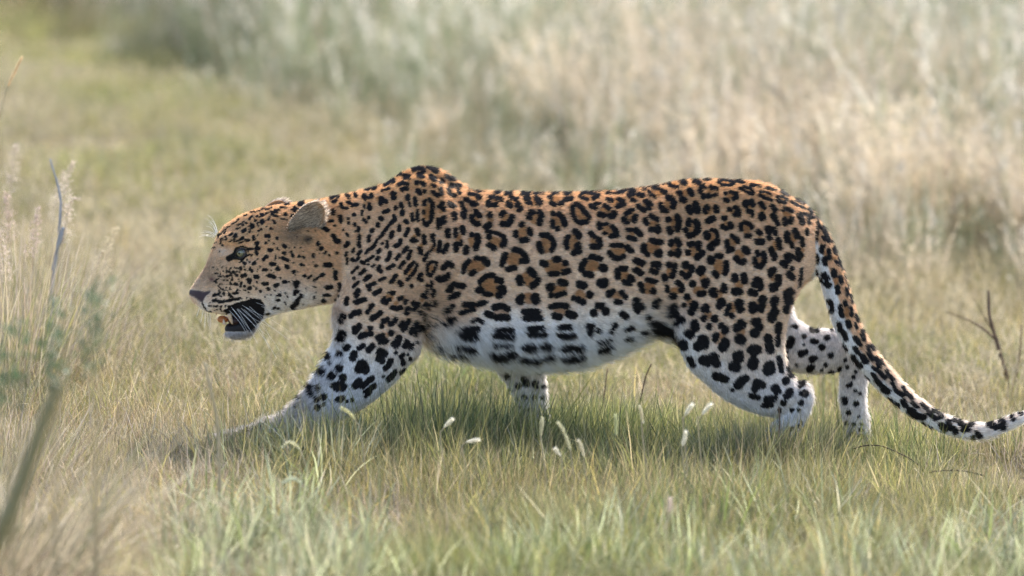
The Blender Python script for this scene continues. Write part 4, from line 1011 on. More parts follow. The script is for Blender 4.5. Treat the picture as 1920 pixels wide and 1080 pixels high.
def make_ear(side, shift):
    ol = curve_pts(EAR + [EAR[0]], 56)[:-1]
    cen = np.array([572, 440.]); ns = len(ol); nr = 9
    def pos(i, k, back):
        t = i / nr
        p = cen + (ol[k] - cen) * t
        up = float(np.clip((455 - p[1]) / 75, 0, 1))
        y = .052 + .020 * up + .017 * t ** 2.2 * up + (.004 if not back else -.0005 - .003 * (1 - t))
        yy = side * y
        x, _, z = P(p[0] + shift, p[1] + (13 if shift else 0), -y)
        return (float(x), yy, float(z))
    Vv, Cc, Ff = [], [], []
    for back in (0, 1):
        for i in range(nr + 1):
            for k in range(ns):
                Vv.append(pos(i, k, back))
                t = i / nr
                Cc.append((.012, .010, .010) if back and t < .93 else np.array((.27, .21, .17)) * (1 - t ** 4) + np.array((.50, .31, .17)) * t ** 4)  # edge tinted orange, a sunlit rim put into the colour
    S = (nr + 1) * ns
    for back in (0, 1):
        for i in range(nr):
            for k in range(ns):
                k2 = (k + 1) % ns; o = back * S
                f = (o + i * ns + k, o + i * ns + k2, o + (i + 1) * ns + k2, o + (i + 1) * ns + k)
                Ff.append(f if back else f[::-1])
    for k in range(ns):
        k2 = (k + 1) % ns
        Ff.append((nr * ns + k, nr * ns + k2, S + nr * ns + k2, S + nr * ns + k))
    ear = mesh_obj('ear', Vv, Ff, mear, leopard, cols=np.array(Cc))
    # hairs inside and along the rim
    n = 5200; pts = np.zeros((n, 4, 3)); cc = np.zeros((n, 3))
    for q in range(n):
        k = RNG.integers(ns); t = math.sqrt(RNG.random()); i = t * nr; rim = q % 4 == 0
        if rim: i = nr * RNG.uniform(.93, 1)
        i0 = int(min(i, nr - 1)); fr = i - i0
        a = np.array(pos(i0, k, 0)); b2 = np.array(pos(i0 + 1, k, 0)); p = a * (1 - fr) + b2 * fr
        if rim:
            d = b2 - a; d /= np.linalg.norm(d) + 1e-9; d = d * .5 + np.array([.5, 0, .5]) * .5; ln = .0045; col = np.array((.75, .62, .48))  # pale rim hairs add to the painted bright edge
        else:
            d = np.array([.75, side * .30, .55]) + RNG.normal(0, .12, 3); ln = RNG.uniform(.008, .020)
            col = np.array((.85, .75, .64)) if RNG.random() < .4 else np.array((.42, .34, .27))
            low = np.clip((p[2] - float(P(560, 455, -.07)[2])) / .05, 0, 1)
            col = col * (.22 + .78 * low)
        d /= np.linalg.norm(d)
        for j in range(4): pts[q, j] = p + d * ln * j / 3 + np.array([0, 0, -.0012 * (j / 3) ** 2])
        cc[q] = col * RNG.uniform(.8, 1.2)
    hair_object('ear_hair', pts, np.array([.0005, .0005, .0004, .00015]), cc, mfur, ear)
make_ear(-1, 0)
make_ear(1, -72)

# ---- mouth: tongue, teeth; whiskers ----
def blob(name, ctr, rad, mat, parent, nu=20, nv=14):
    Vv, Ff = [], []
    for i in range(nv + 1):
        th = math.pi * i / nv
        for k in range(nu):
            ph = 2 * math.pi * k / nu
            Vv.append((ctr[0] + rad[0] * math.sin(th) * math.cos(ph), ctr[1] + rad[1] * math.sin(th) * math.sin(ph), ctr[2] + rad[2] * math.cos(th)))
    for i in range(nv):
        for k in range(nu):
            k2 = (k + 1) % nu; Ff.append((i * nu + k, (i + 1) * nu + k, (i + 1) * nu + k2, i * nu + k2))
    return mesh_obj(name, Vv, Ff, mat, parent)
m_tongue = mat_plain('tongue_flesh', (.60, .25, .09), .35, .5, trans=.45)
m_tooth = mat_plain('tooth_ivory', (.55, .40, .27), .3, .5, noise=.15, nscale=300)
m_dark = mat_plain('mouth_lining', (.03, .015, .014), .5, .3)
tc_ = P(418, 598.5, 0)
tg = blob('tongue', (float(tc_[0]), 0, float(tc_[2])), (.0135, .020, .0085), m_tongue, leopard)
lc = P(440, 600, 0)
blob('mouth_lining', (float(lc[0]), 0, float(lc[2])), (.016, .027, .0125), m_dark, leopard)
def tooth(px0, py0, px1, py1, y, r):
    a = np.array([float(v) for v in P(px0, py0, y)]); b_ = np.array([float(v) for v in P(px1, py1, y)])
    t = np.linspace(0, 1, 8); mid = (a + b_) / 2 + np.array([-.0006, 0, 0])
    path = (1 - t)[:, None] ** 2 * a + 2 * (t * (1 - t))[:, None] * mid + t[:, None] ** 2 * b_
    v, f = tube(path, r * np.array([1, 1.02, 1, .95, .85, .7, .48, .2]), 10)
    mesh_obj('tooth', v, f, m_tooth, leopard)
tooth(429, 588, 436, 608, -.0245, .0052); tooth(429, 588, 436, 608, .0245, .0052)
tooth(421, 609, 419, 598, -.0180, .0036); tooth(421, 609, 419, 598, .0180, .0036)
for k in range(6): tooth(418.5, 609, 418, 603.5, -.0095 + .0038 * k, .0016)
for k in range(6): tooth(405, 587, 406, 592, -.0095 + .0038 * k, .0017)

mwh = bpy.data.materials.new('whisker_white'); mwh.use_nodes = True
b = mwh.node_tree.nodes['Principled BSDF']; b.inputs['Base Color'].default_value = (.85, .83, .80, 1); b.inputs['Roughness'].default_value = .3
WH = []
def whisk(a, b_, c, y0, y1, r=.00046):
    for s in (-1, 1):
        p0 = P(*a, -abs(y0)); p1 = P(*b_, -(abs(y0) + abs(y1)) / 2); p2 = P(*c, -abs(y1))
        q = [np.array([float(p[0]), s * abs(float(yy)), float(p[2])]) for p, yy in ((p0, y0), (p1, (abs(y0) + abs(y1)) / 2), (p2, y1))]
        t = np.linspace(0, 1, 14)[:, None]
        path = (1 - t) ** 2 * q[0] + 2 * t * (1 - t) * (2 * q[1] - .5 * q[0] - .5 * q[2]) + t ** 2 * q[2]
        v, f = tube(path, r * np.linspace(1, .45, 14), 4, False)
        mesh_obj('whisker', v, f, mwh, leopard)
for a, b_, c in [((446,551),(495,553),(537,563)),((449,557),(485,572),(520,590)),((449,560),(478,584),(505,612)),((446,563),(478,590),(543,638)),
                 ((442,566),(468,592),(494,606)),((436,567),(470,603),(500,628)),((440,574),(462,607),(483,645)),((433,576),(452,600),(465,624)),
                 ((444,570),(480,605),(505,656)),((440,578),(475,608),(519,672)),((428,570),(446,590),(474,625)),((448,553),(475,565),(512,579)),((430,582),(452,608),(462,628)),((443,564),(464,578),(500,596))]:
    whisk(a, b_, c, .030, .062 + RNG.uniform(0, .02))
for a, b_, c in [((406,440),(398,420),(385,410)),((404,441),(397,428),(387,424)),((400,447),(388,442),(373,444)),((402,445),(393,441),(378,440)),((405,442),(401,428),(392,420))]:
    whisk(a, b_, c, .024, .040, .0005)
for a, b_, c in [((381,582),(379,592),(376,606)),((384,583),(384,600),(383,616)),((388,584),(389,598),(391,612)),((374,576),(371,586),(368,596)),((392,585),(394,600),(393,617))]:
    whisk(a, b_, c, .014, .018, .0004)

# ================================================================== GRASS
build_ground()
mg = mat_grass('grass_blade', .42)
mdry = mat_grass('dry_grass_blade', .35, .6, .25)
GREEN = [(.13, .15, .075), (.17, .18, .10), (.23, .22, .12), (.075, .10, .05), (.28, .24, .15)]
YEL = [(.33, .29, .12), (.27, .27, .11), (.38, .32, .17)]
STRAW = [(.47, .40, .27), (.40, .33, .23), (.52, .46, .34), (.33, .25, .18)]
PINK = [(.44, .36, .29), (.50, .43, .36), (.36, .29, .24)]
GREY = [(.19, .24, .14), (.25, .29, .19), (.13, .17, .095)]

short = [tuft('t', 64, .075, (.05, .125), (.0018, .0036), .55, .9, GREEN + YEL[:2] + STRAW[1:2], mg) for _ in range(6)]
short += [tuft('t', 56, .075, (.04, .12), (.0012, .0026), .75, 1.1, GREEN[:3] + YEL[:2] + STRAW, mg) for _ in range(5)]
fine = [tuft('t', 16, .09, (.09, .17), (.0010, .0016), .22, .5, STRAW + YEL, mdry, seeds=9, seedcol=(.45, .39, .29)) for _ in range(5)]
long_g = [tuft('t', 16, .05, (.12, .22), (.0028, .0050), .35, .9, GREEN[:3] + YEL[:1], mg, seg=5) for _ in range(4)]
tall_dry = [tuft('t', 60, .13, (.28, .62), (.0022, .0045), .20, .4, STRAW + PINK + STRAW[:1], mdry, seeds=34, seedcol=(.52, .47, .40), seg=5, seedsize=2.6, seedlen=.4) for _ in range(5)]
tall_grey = [tuft('t', 70, .13, (.28, .70), (.003, .006), .20, .45, GREY + GREEN[1:3] + STRAW[3:4], mg, seeds=5, seedcol=(.58, .54, .46), seg=5, seedsize=2.4, seedlen=.3) for _ in range(5)]

def pseudo_px(x, y):
    return 960 + x / (y + DIST) * CP * FPX

def front_edge(px):
    """distance at which the tall grass begins, by direction"""
    return np.interp(px, [-600, 0, 150, 300, 420, 560, 760, 960, 1100, 1300, 1500, 1700, 1900, 2400],
                     [13.5, 12.5, 11.3, 11.0, 9.0, 7.6, 6.9, 6.2, 5.2, 4.5, 4.0, 3.6, 3.3, 3.0])

def points(n, ymin, ymax, pad=.7):
    """points over the visible wedge of ground, denser near by"""
    y = ymin + (ymax - ymin) * RNG.random(n)
    hw = (y + DIST) * 960 / FPX + pad
    x = RNG.uniform(-1, 1, n) * hw
    return x, y

def place(x, y):
    return np.stack([x, y, gz(x, y) - .003], 1)

def rots(n, tilt=.12):
    return np.stack([RNG.normal(0, tilt, n), RNG.normal(0, tilt, n), RNG.uniform(0, 2 * math.pi, n)], 1)

def field(x, y, f, s):
    return vnoise(np.stack([x, y, 0 * x], 1), f, s)

# --- short turf
x, y = points(42000, -3.6, 15.0)
k = RNG.random(len(x)) < np.interp(y, [-3.6, 2, 6, 15], [1, 1, .75, .5])
x, y = x[k], y[k]
fe = front_edge(pseudo_px(x, y))
k = (y < fe + 3.5)
px_ = pseudo_px(x, y)
bare = .8 * (field(x, y, 2.7, 38) > .35) + .9 * smooth01(520, 330, px_) * smooth01(-.5, -1.1, y) + .5 * np.exp(-(((px_ - 260) / 170) ** 2 + ((y + .25) / .55) ** 2)) + .8 * np.exp(-(((px_ - 330) / 120) ** 2 + ((y + 2.0) / .5) ** 2))
k &= RNG.random(len(x)) > np.clip(bare, 0, 1) * .3
x, y, px_ = x[k], y[k], px_[k]; bk = np.clip(bare[k], 0, 1)
dryness = np.clip(.5 + .5 * field(x, y, 1.3, 31) + .25 * field(x, y, 4.0, 32), 0, 1)
left_green = np.clip(np.exp(-(((px_ - 250) / 420) ** 2)) * smooth01(2.2, 6.0, y) * 1.2, 0, 1)
fg_green = smooth01(-.1, -.7, y) * smooth01(300, 560, px_)
dryness = np.clip(dryness * (1 - .55 * left_green) * (1 - .2 * fg_green) + .25 * smooth01(0.2, 2.5, y) * (1 - left_green), 0, 1)
t0 = np.array([1.0, 1.12, .82]); t1 = np.array([1.10, 1.02, .92]); ty = np.array([1.28, 1.32, .92])
tint = t0 * (1 - dryness[:, None]) + t1 * dryness[:, None]
tint = tint * (1 - .6 * left_green[:, None]) + ty * .6 * left_green[:, None]
tint = tint * (1 - .5 * bk[:, None]) + np.array([1.15, .98, .90]) * .5 * bk[:, None]
tint *= (1 + .18 * field(x, y, 3.1, 33))[:, None] * RNG.uniform(.85, 1.15, len(x))[:, None]
sc = np.interp(dryness, [0, 1], [1.05, .8]) * RNG.uniform(.7, 1.25, len(x)) * (1 - .35 * np.clip(bare[k], 0, 1))
clump = field(x, y, 3.3, 34) * .6 + field(x, y, 7.5, 35) * .4
sc *= 1 + .7 * clump
band = smooth01(-1.3, -.5, y) * smooth01(.5, .1, y) * smooth01(470, 560, px_)
hgt = 1 - .45 * bk - .48 * smooth01(.15, .6, y) + .42 * band * np.interp(px_, [500, 1380, 1560, 1600, 1700], [1, 1.1, 1, .25, .5])
idx = np.where(RNG.random(len(x)) < dryness * .9 + bk, RNG.integers(6, 11, len(x)), RNG.integers(0, 6, len(x)))
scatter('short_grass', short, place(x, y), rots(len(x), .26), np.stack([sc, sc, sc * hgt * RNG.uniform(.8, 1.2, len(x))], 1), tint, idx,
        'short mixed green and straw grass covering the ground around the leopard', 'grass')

# --- dead litter lying between the blades
lit = [tuft('t', 30, .10, (.03, .10), (.0014, .0034), 1.25, .5, STRAW + YEL[:1] + [(.30, .24, .20), (.62, .56, .48)], mdry) for _ in range(4)]
x, y = points(9000, -3.4, 8.0)
k = RNG.random(len(x)) < .35 + .5 * smooth01(520, 330, pseudo_px(x, y)) + .4 * (field(x, y, 2.7, 38) > .35)
x, y = x[k], y[k]
sc = RNG.uniform(.6, 1.2, len(x)); pp = place(x, y); pp[:, 2] += RNG.uniform(.0, .03, len(x))
scatter('dead_grass_litter', lit, pp, rots(len(x), .2), np.stack([sc] * 3, 1), np.array([1.0, .95, .92]) * RNG.uniform(.6, 1.15, len(x))[:, None], RNG.integers(0, 4, len(x)),
        'dead flattened straw and litter lying between the green blades', 'litter')

# --- fine dry stems with small panicles
x, y = points(5200, -2.4, 9.0)
px_ = pseudo_px(x, y); fe = front_edge(px_)
dens = .25 + .5 * smooth01(1050, 1500, pseudo_px(x, y)) * smooth01(.3, 1.5, y) + .6 * np.clip(field(x, y, 1.1, 41) + .3, 0, 1) + .5 * smooth01(.5, 2.5, y) + .3 * smooth01(400, 0, px_)
near_paw = np.exp(-(((px_ - 420) / 120) ** 2 + ((y + .3) / .35) ** 2))
k = (y < fe + 1) & (RNG.random(len(x)) < dens * .75 * (1 - .75 * np.exp(-(((px_ - 300) / 380) ** 2)) * smooth01(2.5, 5, y))) & ~((y < .15) & (RNG.random(len(x)) < .72)) & (RNG.random(len(x)) > near_paw)
x, y, px_ = x[k], y[k], px_[k]
sc = RNG.uniform(.6, 1.05, len(x)) * np.interp(y, [-2, .2, 1, 9], [.75, .7, 1, 1.25])
tint = np.array([1.0, 1.0, .92]) * RNG.uniform(.8, 1.25, len(x))[:, None]
scatter('dry_grass_stems', fine, place(x, y), rots(len(x), .16), np.stack([sc] * 3, 1), tint, RNG.integers(0, 5, len(x)),
        'fine dry brownish grass stems with tiny seed panicles standing above the turf', 'grass')

# --- longer green blades, mostly in front of the animal
x, y = points(5200, -3.2, 4.6)
px_ = pseudo_px(x, y)
dens = .12 + .9 * smooth01(-.12, -.22, y) * smooth01(-.75, -.5, y) * smooth01(540, 600, px_) * smooth01(1580, 1540, px_) + .75 * smooth01(-.35, -1.3, y) * smooth01(330, 520, px_) * (field(x, y, 2.3, 52) > -.25) + .3 * (field(x, y, 2, 51) > .3) + .45 * smooth01(1100, 1500, px_) * smooth01(.4, 1.2, y)
k = RNG.random(len(x)) < dens * .8
x, y, px_ = x[k], y[k], px_[k]
sc = RNG.uniform(.45, .95, len(x)) * np.interp(y, [-3, -.6, -.15, 3], [1, .85, .82, .9])
sc = np.where((px_ > 1560) & (y > -.6) & (y < .2), sc * .5, sc)
pl = RNG.random(len(x))[:, None]
tint = (np.array([1.1, 1.12, .95]) * (pl < .48) + np.array([1.75, 1.55, 1.45]) * (pl >= .48)) * RNG.uniform(.75, 1.3, len(x))[:, None]
scatter('long_green_grass', long_g, place(x, y), rots(len(x), .15), np.stack([sc] * 3, 1), tint, RNG.integers(0, 4, len(x)),
        'longer soft green grass blades in the blurred foreground', 'grass')

# --- coarse pale blades, out of focus close to the camera
coarse = [tuft('t', 14, .045, (.12, .24), (.005, .009), .4, 1.2, [(.36, .38, .24), (.44, .44, .30), (.26, .30, .13), (.50, .46, .34), (.18, .22, .08)], mg, seg=6) for _ in range(5)]
x, y = points(2600, -3.6, -.7)
px_ = pseudo_px(x, y)
k = (RNG.random(len(x)) < .85 * smooth01(-.7, -1.5, y)) & (field(x, y, 2.6, 57) > -.15) & (px_ > 300)
x, y = x[k], y[k]
sc = RNG.uniform(.5, .95, len(x))
scatter('coarse_pale_grass', coarse, place(x, y), rots(len(x), .2), np.stack([sc] * 3, 1), np.array([1.05, 1.05, .98]) * RNG.uniform(.55, 1.25, len(x))[:, None], RNG.integers(0, 5, len(x)),
        'coarse pale green grass blades, strongly blurred in the near foreground', 'grass')

# --- tall pale grass behind, right half
x, y = points(6500, 3.0, 22.0, 1.2)
px_ = pseudo_px(x, y); fe = front_edge(px_)
dep = y - fe
pale = smooth01(880, 1350, px_) * (1 - .75 * smooth01(1.6, 4.6, dep)) * (.72 + .5 * field(x, y, 1.1, 66))
dep = dep + field(x, y, .9, 71) * .9
k = (dep > -2.4) & (RNG.random(len(x)) < np.clip(.03 + .85 * pale, 0, 1) * (.08 + .92 * smooth01(-2.4, 2.6, dep)))
xd, yd, pd = x[k], y[k], pale[k]
sc = RNG.uniform(.6, 1.1, len(xd)) * np.interp(yd - front_edge(pseudo_px(xd, yd)), [-2.4, .3, 2.8], [.3, .7, 1.0])
tint = np.array([1.18, 1.12, 1.0]) * RNG.uniform(.8, 1.2, len(xd))[:, None] * (1 + .15 * field(xd, yd, 1.5, 61))[:, None]
scatter('tall_dry_grass', tall_dry, place(xd, yd), rots(len(xd), .08), np.stack([sc] * 3, 1), tint, RNG.integers(0, 5, len(xd)),
        'tall pale pinkish straw grass with feathery heads behind the leopard', 'grass')
x, y = points(6500, 3.0, 24.0, 1.2)
px_ = pseudo_px(x, y); fe = front_edge(px_); dep = y - fe
pale = smooth01(880, 1350, px_) * (1 - .75 * smooth01(1.6, 4.6, dep)) * (.72 + .5 * field(x, y, 1.1, 66))
dep = dep + field(x, y, .9, 72) * .9
k = (dep > -2.0) & (RNG.random(len(x)) < (.85 - .42 * pale) * (.12 + .88 * smooth01(-2, 2.6, dep)))
x, y, px_, dep = x[k], y[k], px_[k], dep[k]
sc = RNG.uniform(.6, 1.15, len(x)) * np.interp(dep, [-2, .4, 2.6], [.3, .7, 1.05])
brown = smooth01(230, 60, px_)[:, None]
tint = np.array([1.12, 1.12, 1.14]) * (1 - brown) + np.array([1.0, .78, .72]) * brown
tint = tint * RNG.uniform(.8, 1.2, len(x))[:, None] * (1 + .28 * field(x, y, .8, 62))[:, None]
scatter('tall_grey_green_grass', tall_grey, place(x, y), rots(len(x), .08), np.stack([sc] * 3, 1), tint, RNG.integers(0, 5, len(x)),
        'tall grey green grass forming the blurred backdrop', 'grass')

# ================================================================== SINGLE PLANTS AND STICKS
m_head = mat_plain('seed_fluff', (.72, .68, .56), .7, .2, trans=.4)
m_stem = mat_plain('straw_stem', (.46, .38, .24), .6, .3, trans=.2, noise=.2, nscale=60)
m_gstem = mat_plain('green_stem', (.20, .22, .08), .6, .3, trans=.2, noise=.2, nscale=60)
m_twig = mat_plain('weathered_twig', (.13, .085, .06), .85, .2, noise=.35, nscale=120)
m_dark_twig = mat_plain('dark_twig', (.035, .024, .020), .85, .2, noise=.3, nscale=120)
m_grey_twig = mat_plain('grey_stick', (.24, .19, .16), .85, .2, noise=.35, nscale=90)
m_leaf = mat_plain('weed_leaf', (.10, .155, .08), .55, .35, trans=.35, noise=.3, nscale=30)
m_dryleaf = mat_plain('dry_leaf', (.55, .47, .42), .7, .2, trans=.2, noise=.25, nscale=60)

def w3(px, py, y):
    return np.array([float(v) for v in P(px, py, y)])

def spike(axis_pts, rad, n, ln, spread, col, mat):
    """bottle-brush seed head: fine bristles round a core"""
    c = curve_pts(axis_pts, 24); V, F, C = [], [], []
    tg = np.gradient(c, axis=0); tg /= np.linalg.norm(tg, axis=1)[:, None]
    cv, cf = tube(c, rad * .38 * np.sin(np.linspace(.35, math.pi - .25, 24)) ** .6, 8)
    V += list(cv); F += list(cf); C += [np.array(col) * .75] * len(cv)
    for q in range(n):
        i = RNG.integers(1, 23); a = tg[i]; t = i / 23
        dr = RNG.normal(0, 1, 3); dr -= a * dr.dot(a); dr /= np.linalg.norm(dr) + 1e-9
        env = math.sin(.35 + t * (math.pi - .6)) ** .6
        p = c[i] + dr * rad * .5 * env
        e = p + (dr * spread + a * 1.0) * ln * RNG.uniform(.6, 1.1) * (.5 + .5 * env)
        s = np.cross(a, dr) * .00045
        o = len(V); V += [p - s, p + s, e]; F.append((o, o + 1, o + 2)); C += [np.array(col) * RNG.uniform(.8, 1.2)] * 3
    return V, F, np.array(C)

def seed_stalk(label, pts, y, headlen=.3, rad=.0045, col=(.74, .70, .58), group='seed heads standing in the near grass', bristle=.011, base_dx=.02, stem=None, cat='seed head'):
    """pts: photo pixels from head tip down the visible stem"""
    q = [w3(px, py, y) for px, py in pts]
    last = q[-1]; bx = last[0] + base_dx
    base = np.array([bx, y, float(gz(bx, y)) - .01])
    path = curve_pts([p for p in q] + [base], 40)
    arc = np.concatenate([[0], np.cumsum(np.linalg.norm(np.diff(path, axis=0), axis=1))])
    hl = headlen
    root = bpy.data.objects.new('seed_stalk', None); link(root); root.location = base; root.empty_display_size = .02
    hi = max(3, int(np.searchsorted(arc, hl)))
    hp_ = path[:hi][::-1]
    V, F, C = spike(hp_ - base, rad * .8, 300, bristle, .55, col, m_head)
    mh = bpy.data.materials.get('seed_bristle') or mat_grass_plain('seed_bristle')
    mesh_obj('seed_head', V, F, mh, root, cols=C, smooth=False)
    v, f = tube(path[hi - 2:] - base, np.linspace(.0011, .0016, len(path) - hi + 2), 6)
    mesh_obj('stem', v, f, stem or m_stem, root)
    tag(root, label, cat, group)
    return root

def mat_grass_plain(name):
    m = bpy.data.materials.new(name); m.use_nodes = True
    nt = m.node_tree; b = nt.nodes['Principled BSDF']; out = nt.nodes['Material Output']
    a1 = nt.nodes.new('ShaderNodeAttribute'); a1.attribute_name = 'tint_v'
    nt.links.new(a1.outputs['Color'], b.inputs['Base Color']); b.inputs['Roughness'].default_value = .65; b.inputs['Specular IOR Level'].default_value = .25
    tr = nt.nodes.new('ShaderNodeBsdfTranslucent'); nt.links.new(a1.outputs['Color'], tr.inputs[0])
    mix = nt.nodes.new('ShaderNodeMixShader'); mix.inputs[0].default_value = .4
    nt.links.new(b.outputs[0], mix.inputs[1]); nt.links.new(tr.outputs[0], mix.inputs[2]); nt.links.new(mix.outputs[0], out.inputs[0])
    return m

WHT = (.80, .77, .66)
seed_stalk('white oval seed head, left one of the pair in front of the hind leg', [(1298, 758), (1290, 770), (1283, 784), (1281, 800)], -.85, .032, .006, WHT)
seed_stalk('white oval seed head, right one of the pair in front of the hind leg', [(1333, 758), (1323, 769), (1313, 783), (1309, 800)], -.85, .032, .006, WHT)
seed_stalk('white upright seed head just below the pair by the hind leg', [(1286, 810), (1283, 824), (1279, 840), (1280, 856)], -.9, .034, .0055, WHT)
seed_stalk('small white seed head tilted to the right below the belly', [(848, 786), (839, 795), (830, 806), (826, 825)], -.75, .028, .0040, WHT)
seed_stalk('white seed head lying almost level below the belly', [(897, 824), (884, 827), (870, 832), (868, 850)], -.75, .030, .0038, WHT)
seed_stalk('long pale seed head curving to the left in front of the far front leg', [(1047, 792), (1056, 806), (1064, 826), (1070, 846), (1072, 866)], -.85, .070, .0042, (.62, .60, .42))
seed_stalk('slender pale seed head leaning left, right of the long curved one', [(1085, 826), (1091, 840), (1095, 858), (1096, 878)], -.85, .042, .0034, (.66, .62, .48))
seed_stalk('short whitish seed head leaning left, left of the long curved one', [(1042, 842), (1047, 850), (1053, 860), (1055, 880)], -.85, .022, .0032, WHT)
seed_stalk('upright greenish seed head under the middle of the belly', [(1154, 778), (1155, 795), (1154, 812), (1152, 832)], -.8, .045, .0040, (.52, .54, .32), stem=m_gstem)
seed_stalk('thin straight seed head between the greenish one and the white pair', [(1200, 762), (1203, 776), (1204, 790), (1204, 810)], -.75, .036, .0026, (.62, .58, .42))
seed_stalk('upright pale seed head right below the far front leg', [(1017, 784), (1016, 800), (1014, 815), (1015, 835)], -.8, .040, .0034, (.60, .58, .42))
seed_stalk('blurred pink-white seed head low in the middle foreground', [(1257, 935), (1256, 952), (1252, 970), (1248, 1000)], -1.7, .034, .0050, (.72, .62, .54))
seed_stalk('blurred yellowish seed head low in the foreground under the white pair', [(1337, 950), (1334, 968), (1332, 985), (1334, 1010)], -1.7, .036, .0045, (.66, .60, .36))
seed_stalk('blurred pale curved seed head in the left foreground', [(530, 905), (550, 898), (566, 910), (572, 935)], -1.3, .050, .0036, (.60, .62, .46))
seed_stalk('pale seed head arching over in front of the front paw', [(530, 838), (545, 830), (558, 838), (566, 850), (572, 870)], -.75, .050, .0026, (.66, .64, .44))
seed_stalk('thin straw seed head arching above the grass right of the wrist', [(640, 765), (656, 775), (668, 792), (676, 812)], -.8, .045, .0026, (.62, .60, .36))
seed_stalk('tan bulrush-like seed head at the far left above the meadow', [(42, 106), (30, 130), (18, 155), (8, 185), (-12, 300)], .9, .085, .0060, (.74, .58, .36), group='seed heads at the left edge', base_dx=-.06)

# feathery grass plumes at the left edge
def plume(label, pts, y, width, col=(.66, .57, .48), base_dx=.0, n=150, group='feathery grass plumes at the left edge'):
    q = [w3(px, py, y) for px, py in pts]
    bx = q[-1][0] + base_dx; base = np.array([bx, y, float(gz(bx, y)) - .01])
    path = curve_pts(q + [base], 40); arc = np.concatenate([[0], np.cumsum(np.linalg.norm(np.diff(path, axis=0), axis=1))])
    root = bpy.data.objects.new('grass_plume', None); link(root); root.location = base; root.empty_display_size = .02
    V, F, C = [], [], []
    HL = .13
    for k in range(n):
        t = RNG.random(); i = int(np.searchsorted(arc, t * HL)); i = min(max(i, 0), 38)
        p = path[i] - base; a = path[i] - path[i + 1]; a /= np.linalg.norm(a)
        dr = RNG.normal(0, 1, 3); dr[2] = abs(dr[2]) * .3; dr /= np.linalg.norm(dr)
        ln = width * (.25 + .9 * t) * RNG.uniform(.4, 1)
        e = p + dr * ln + a * ln * .6 + np.array([0, 0, -ln * .25])
        s = np.cross(a, dr); s /= np.linalg.norm(s) + 1e-9; s *= .0004
        o = len(V); V += [p - s, p + s, e]; F.append((o, o + 1, o + 2)); C += [np.array(col) * .7] * 3
        for j in range(3):
            g = p + (e - p) * RNG.uniform(.4, 1) + RNG.normal(0, .0018, 3); d2 = RNG.normal(0, 1, 3); d2 /= np.linalg.norm(d2); d2 *= .0035
            s2 = np.cross(d2, a); s2 /= np.linalg.norm(s2) + 1e-9; s2 *= .0011
            o = len(V); V += [g - d2, g + s2, g + d2, g - s2]; F.append((o, o + 1, o + 2, o + 3)); C += [np.array(col) * RNG.uniform(.8, 1.2)] * 4
    mh = bpy.data.materials.get('seed_bristle')
    mesh_obj('plume', V, F, mh, root, cols=np.array(C), smooth=False)
    v, f = tube(path - base, np.linspace(.0005, .0013, 40), 5); mesh_obj('stem', v, f, m_stem, root)
    tag(root, label, 'grass plume', group)
plume('feathery pale plume right of the tall grey stem at the left', [(138, 300), (124, 345), (118, 400), (108, 520)], 1.0, .030)
plume('feathery plume with a bent tip crossing the tall grey stem', [(148, 372), (134, 376), (126, 410), (116, 470), (106, 560)], .9, .030)
plume('reddish-white plume nearest the left border', [(12, 358), (14, 400), (20, 470), (24, 600)], 1.1, .036, (.60, .48, .42))
plume('pale plume between the left border and the grey stem', [(72, 388), (68, 420), (62, 500), (60, 600)], 1.0, .034, (.62, .50, .44))
plume('cream plume leaning right, farthest right of the left clump', [(218, 428), (206, 450), (190, 490), (176, 580)], 1.3, .036, (.64, .56, .40))
plume('low cream plume beside the green weed at the left', [(196, 470), (184, 500), (176, 540), (170, 600)], 1.2, .030, (.62, .54, .40))
plume('high pale plume above the far end of the grey stem', [(122, 318), (112, 350), (100, 420), (92, 560)], 1.8, .030, (.66, .58, .48))
plume('faint plume at the top of the left border clump', [(30, 270), (22, 320), (18, 400), (16, 560)], 1.6, .040, (.58, .50, .42))
plume('ragged plume right at the left border above the tussock', [(-2, 430), (6, 480), (10, 560), (12, 640)], .6, .034, (.62, .52, .44))

def twig(name, label, cat, branches, mat, group=None, ground_last=False):
    """branches: list of (name, [(px,py,y)...], r0, r1)"""
    p0 = w3(*branches[0][1][-1]); root = bpy.data.objects.new(name, None); link(root); root.location = p0; root.empty_display_size = .02
    for nm, pts, r0, r1 in branches:
        c = curve_pts([w3(*p) for p in pts], 6 * len(pts)) - p0
        c = c + np.cumsum(RNG.normal(0, .0004, c.shape), axis=0)
        v, f = tube(c, np.linspace(r0, r1, len(c)) * RNG.uniform(.85, 1.15, len(c)), 7)
        mesh_obj(nm, v, f, mat, root)
    tag(root, label, cat, group)
    return root
gx1 = G(1898, 745)
twig('brown_twig', 'upright forked brown twig in the dry grass beyond the tail', 'twig',
     [('branch', [(1853, 545, gx1[1]), (1855, 590, gx1[1]), (1867, 640, gx1[1]), (1882, 690, gx1[1]), (1900, 745, gx1[1])], .0035, .0065),
      ('branch', [(1775, 585, gx1[1] - .1), (1810, 600, gx1[1] - .05), (1840, 618, gx1[1]), (1868, 640, gx1[1])], .0012, .003),
      ('branch', [(1916, 610, gx1[1]), (1912, 660, gx1[1]), (1905, 705, gx1[1]), (1898, 745, gx1[1])], .0015, .003),
      ('branch', [(1825, 560, gx1[1]), (1843, 590, gx1[1]), (1858, 618, gx1[1])], .0008, .0016)], m_twig)
twig('dark_twig', 'thin dark arched twig in front of the far hind paw', 'twig',
     [('branch', [(1600, 842, -.20), (1625, 836, -.20), (1655, 838, -.20), (1690, 852, -.22), (1722, 872, -.25)], .0012, .0018)], m_dark_twig)
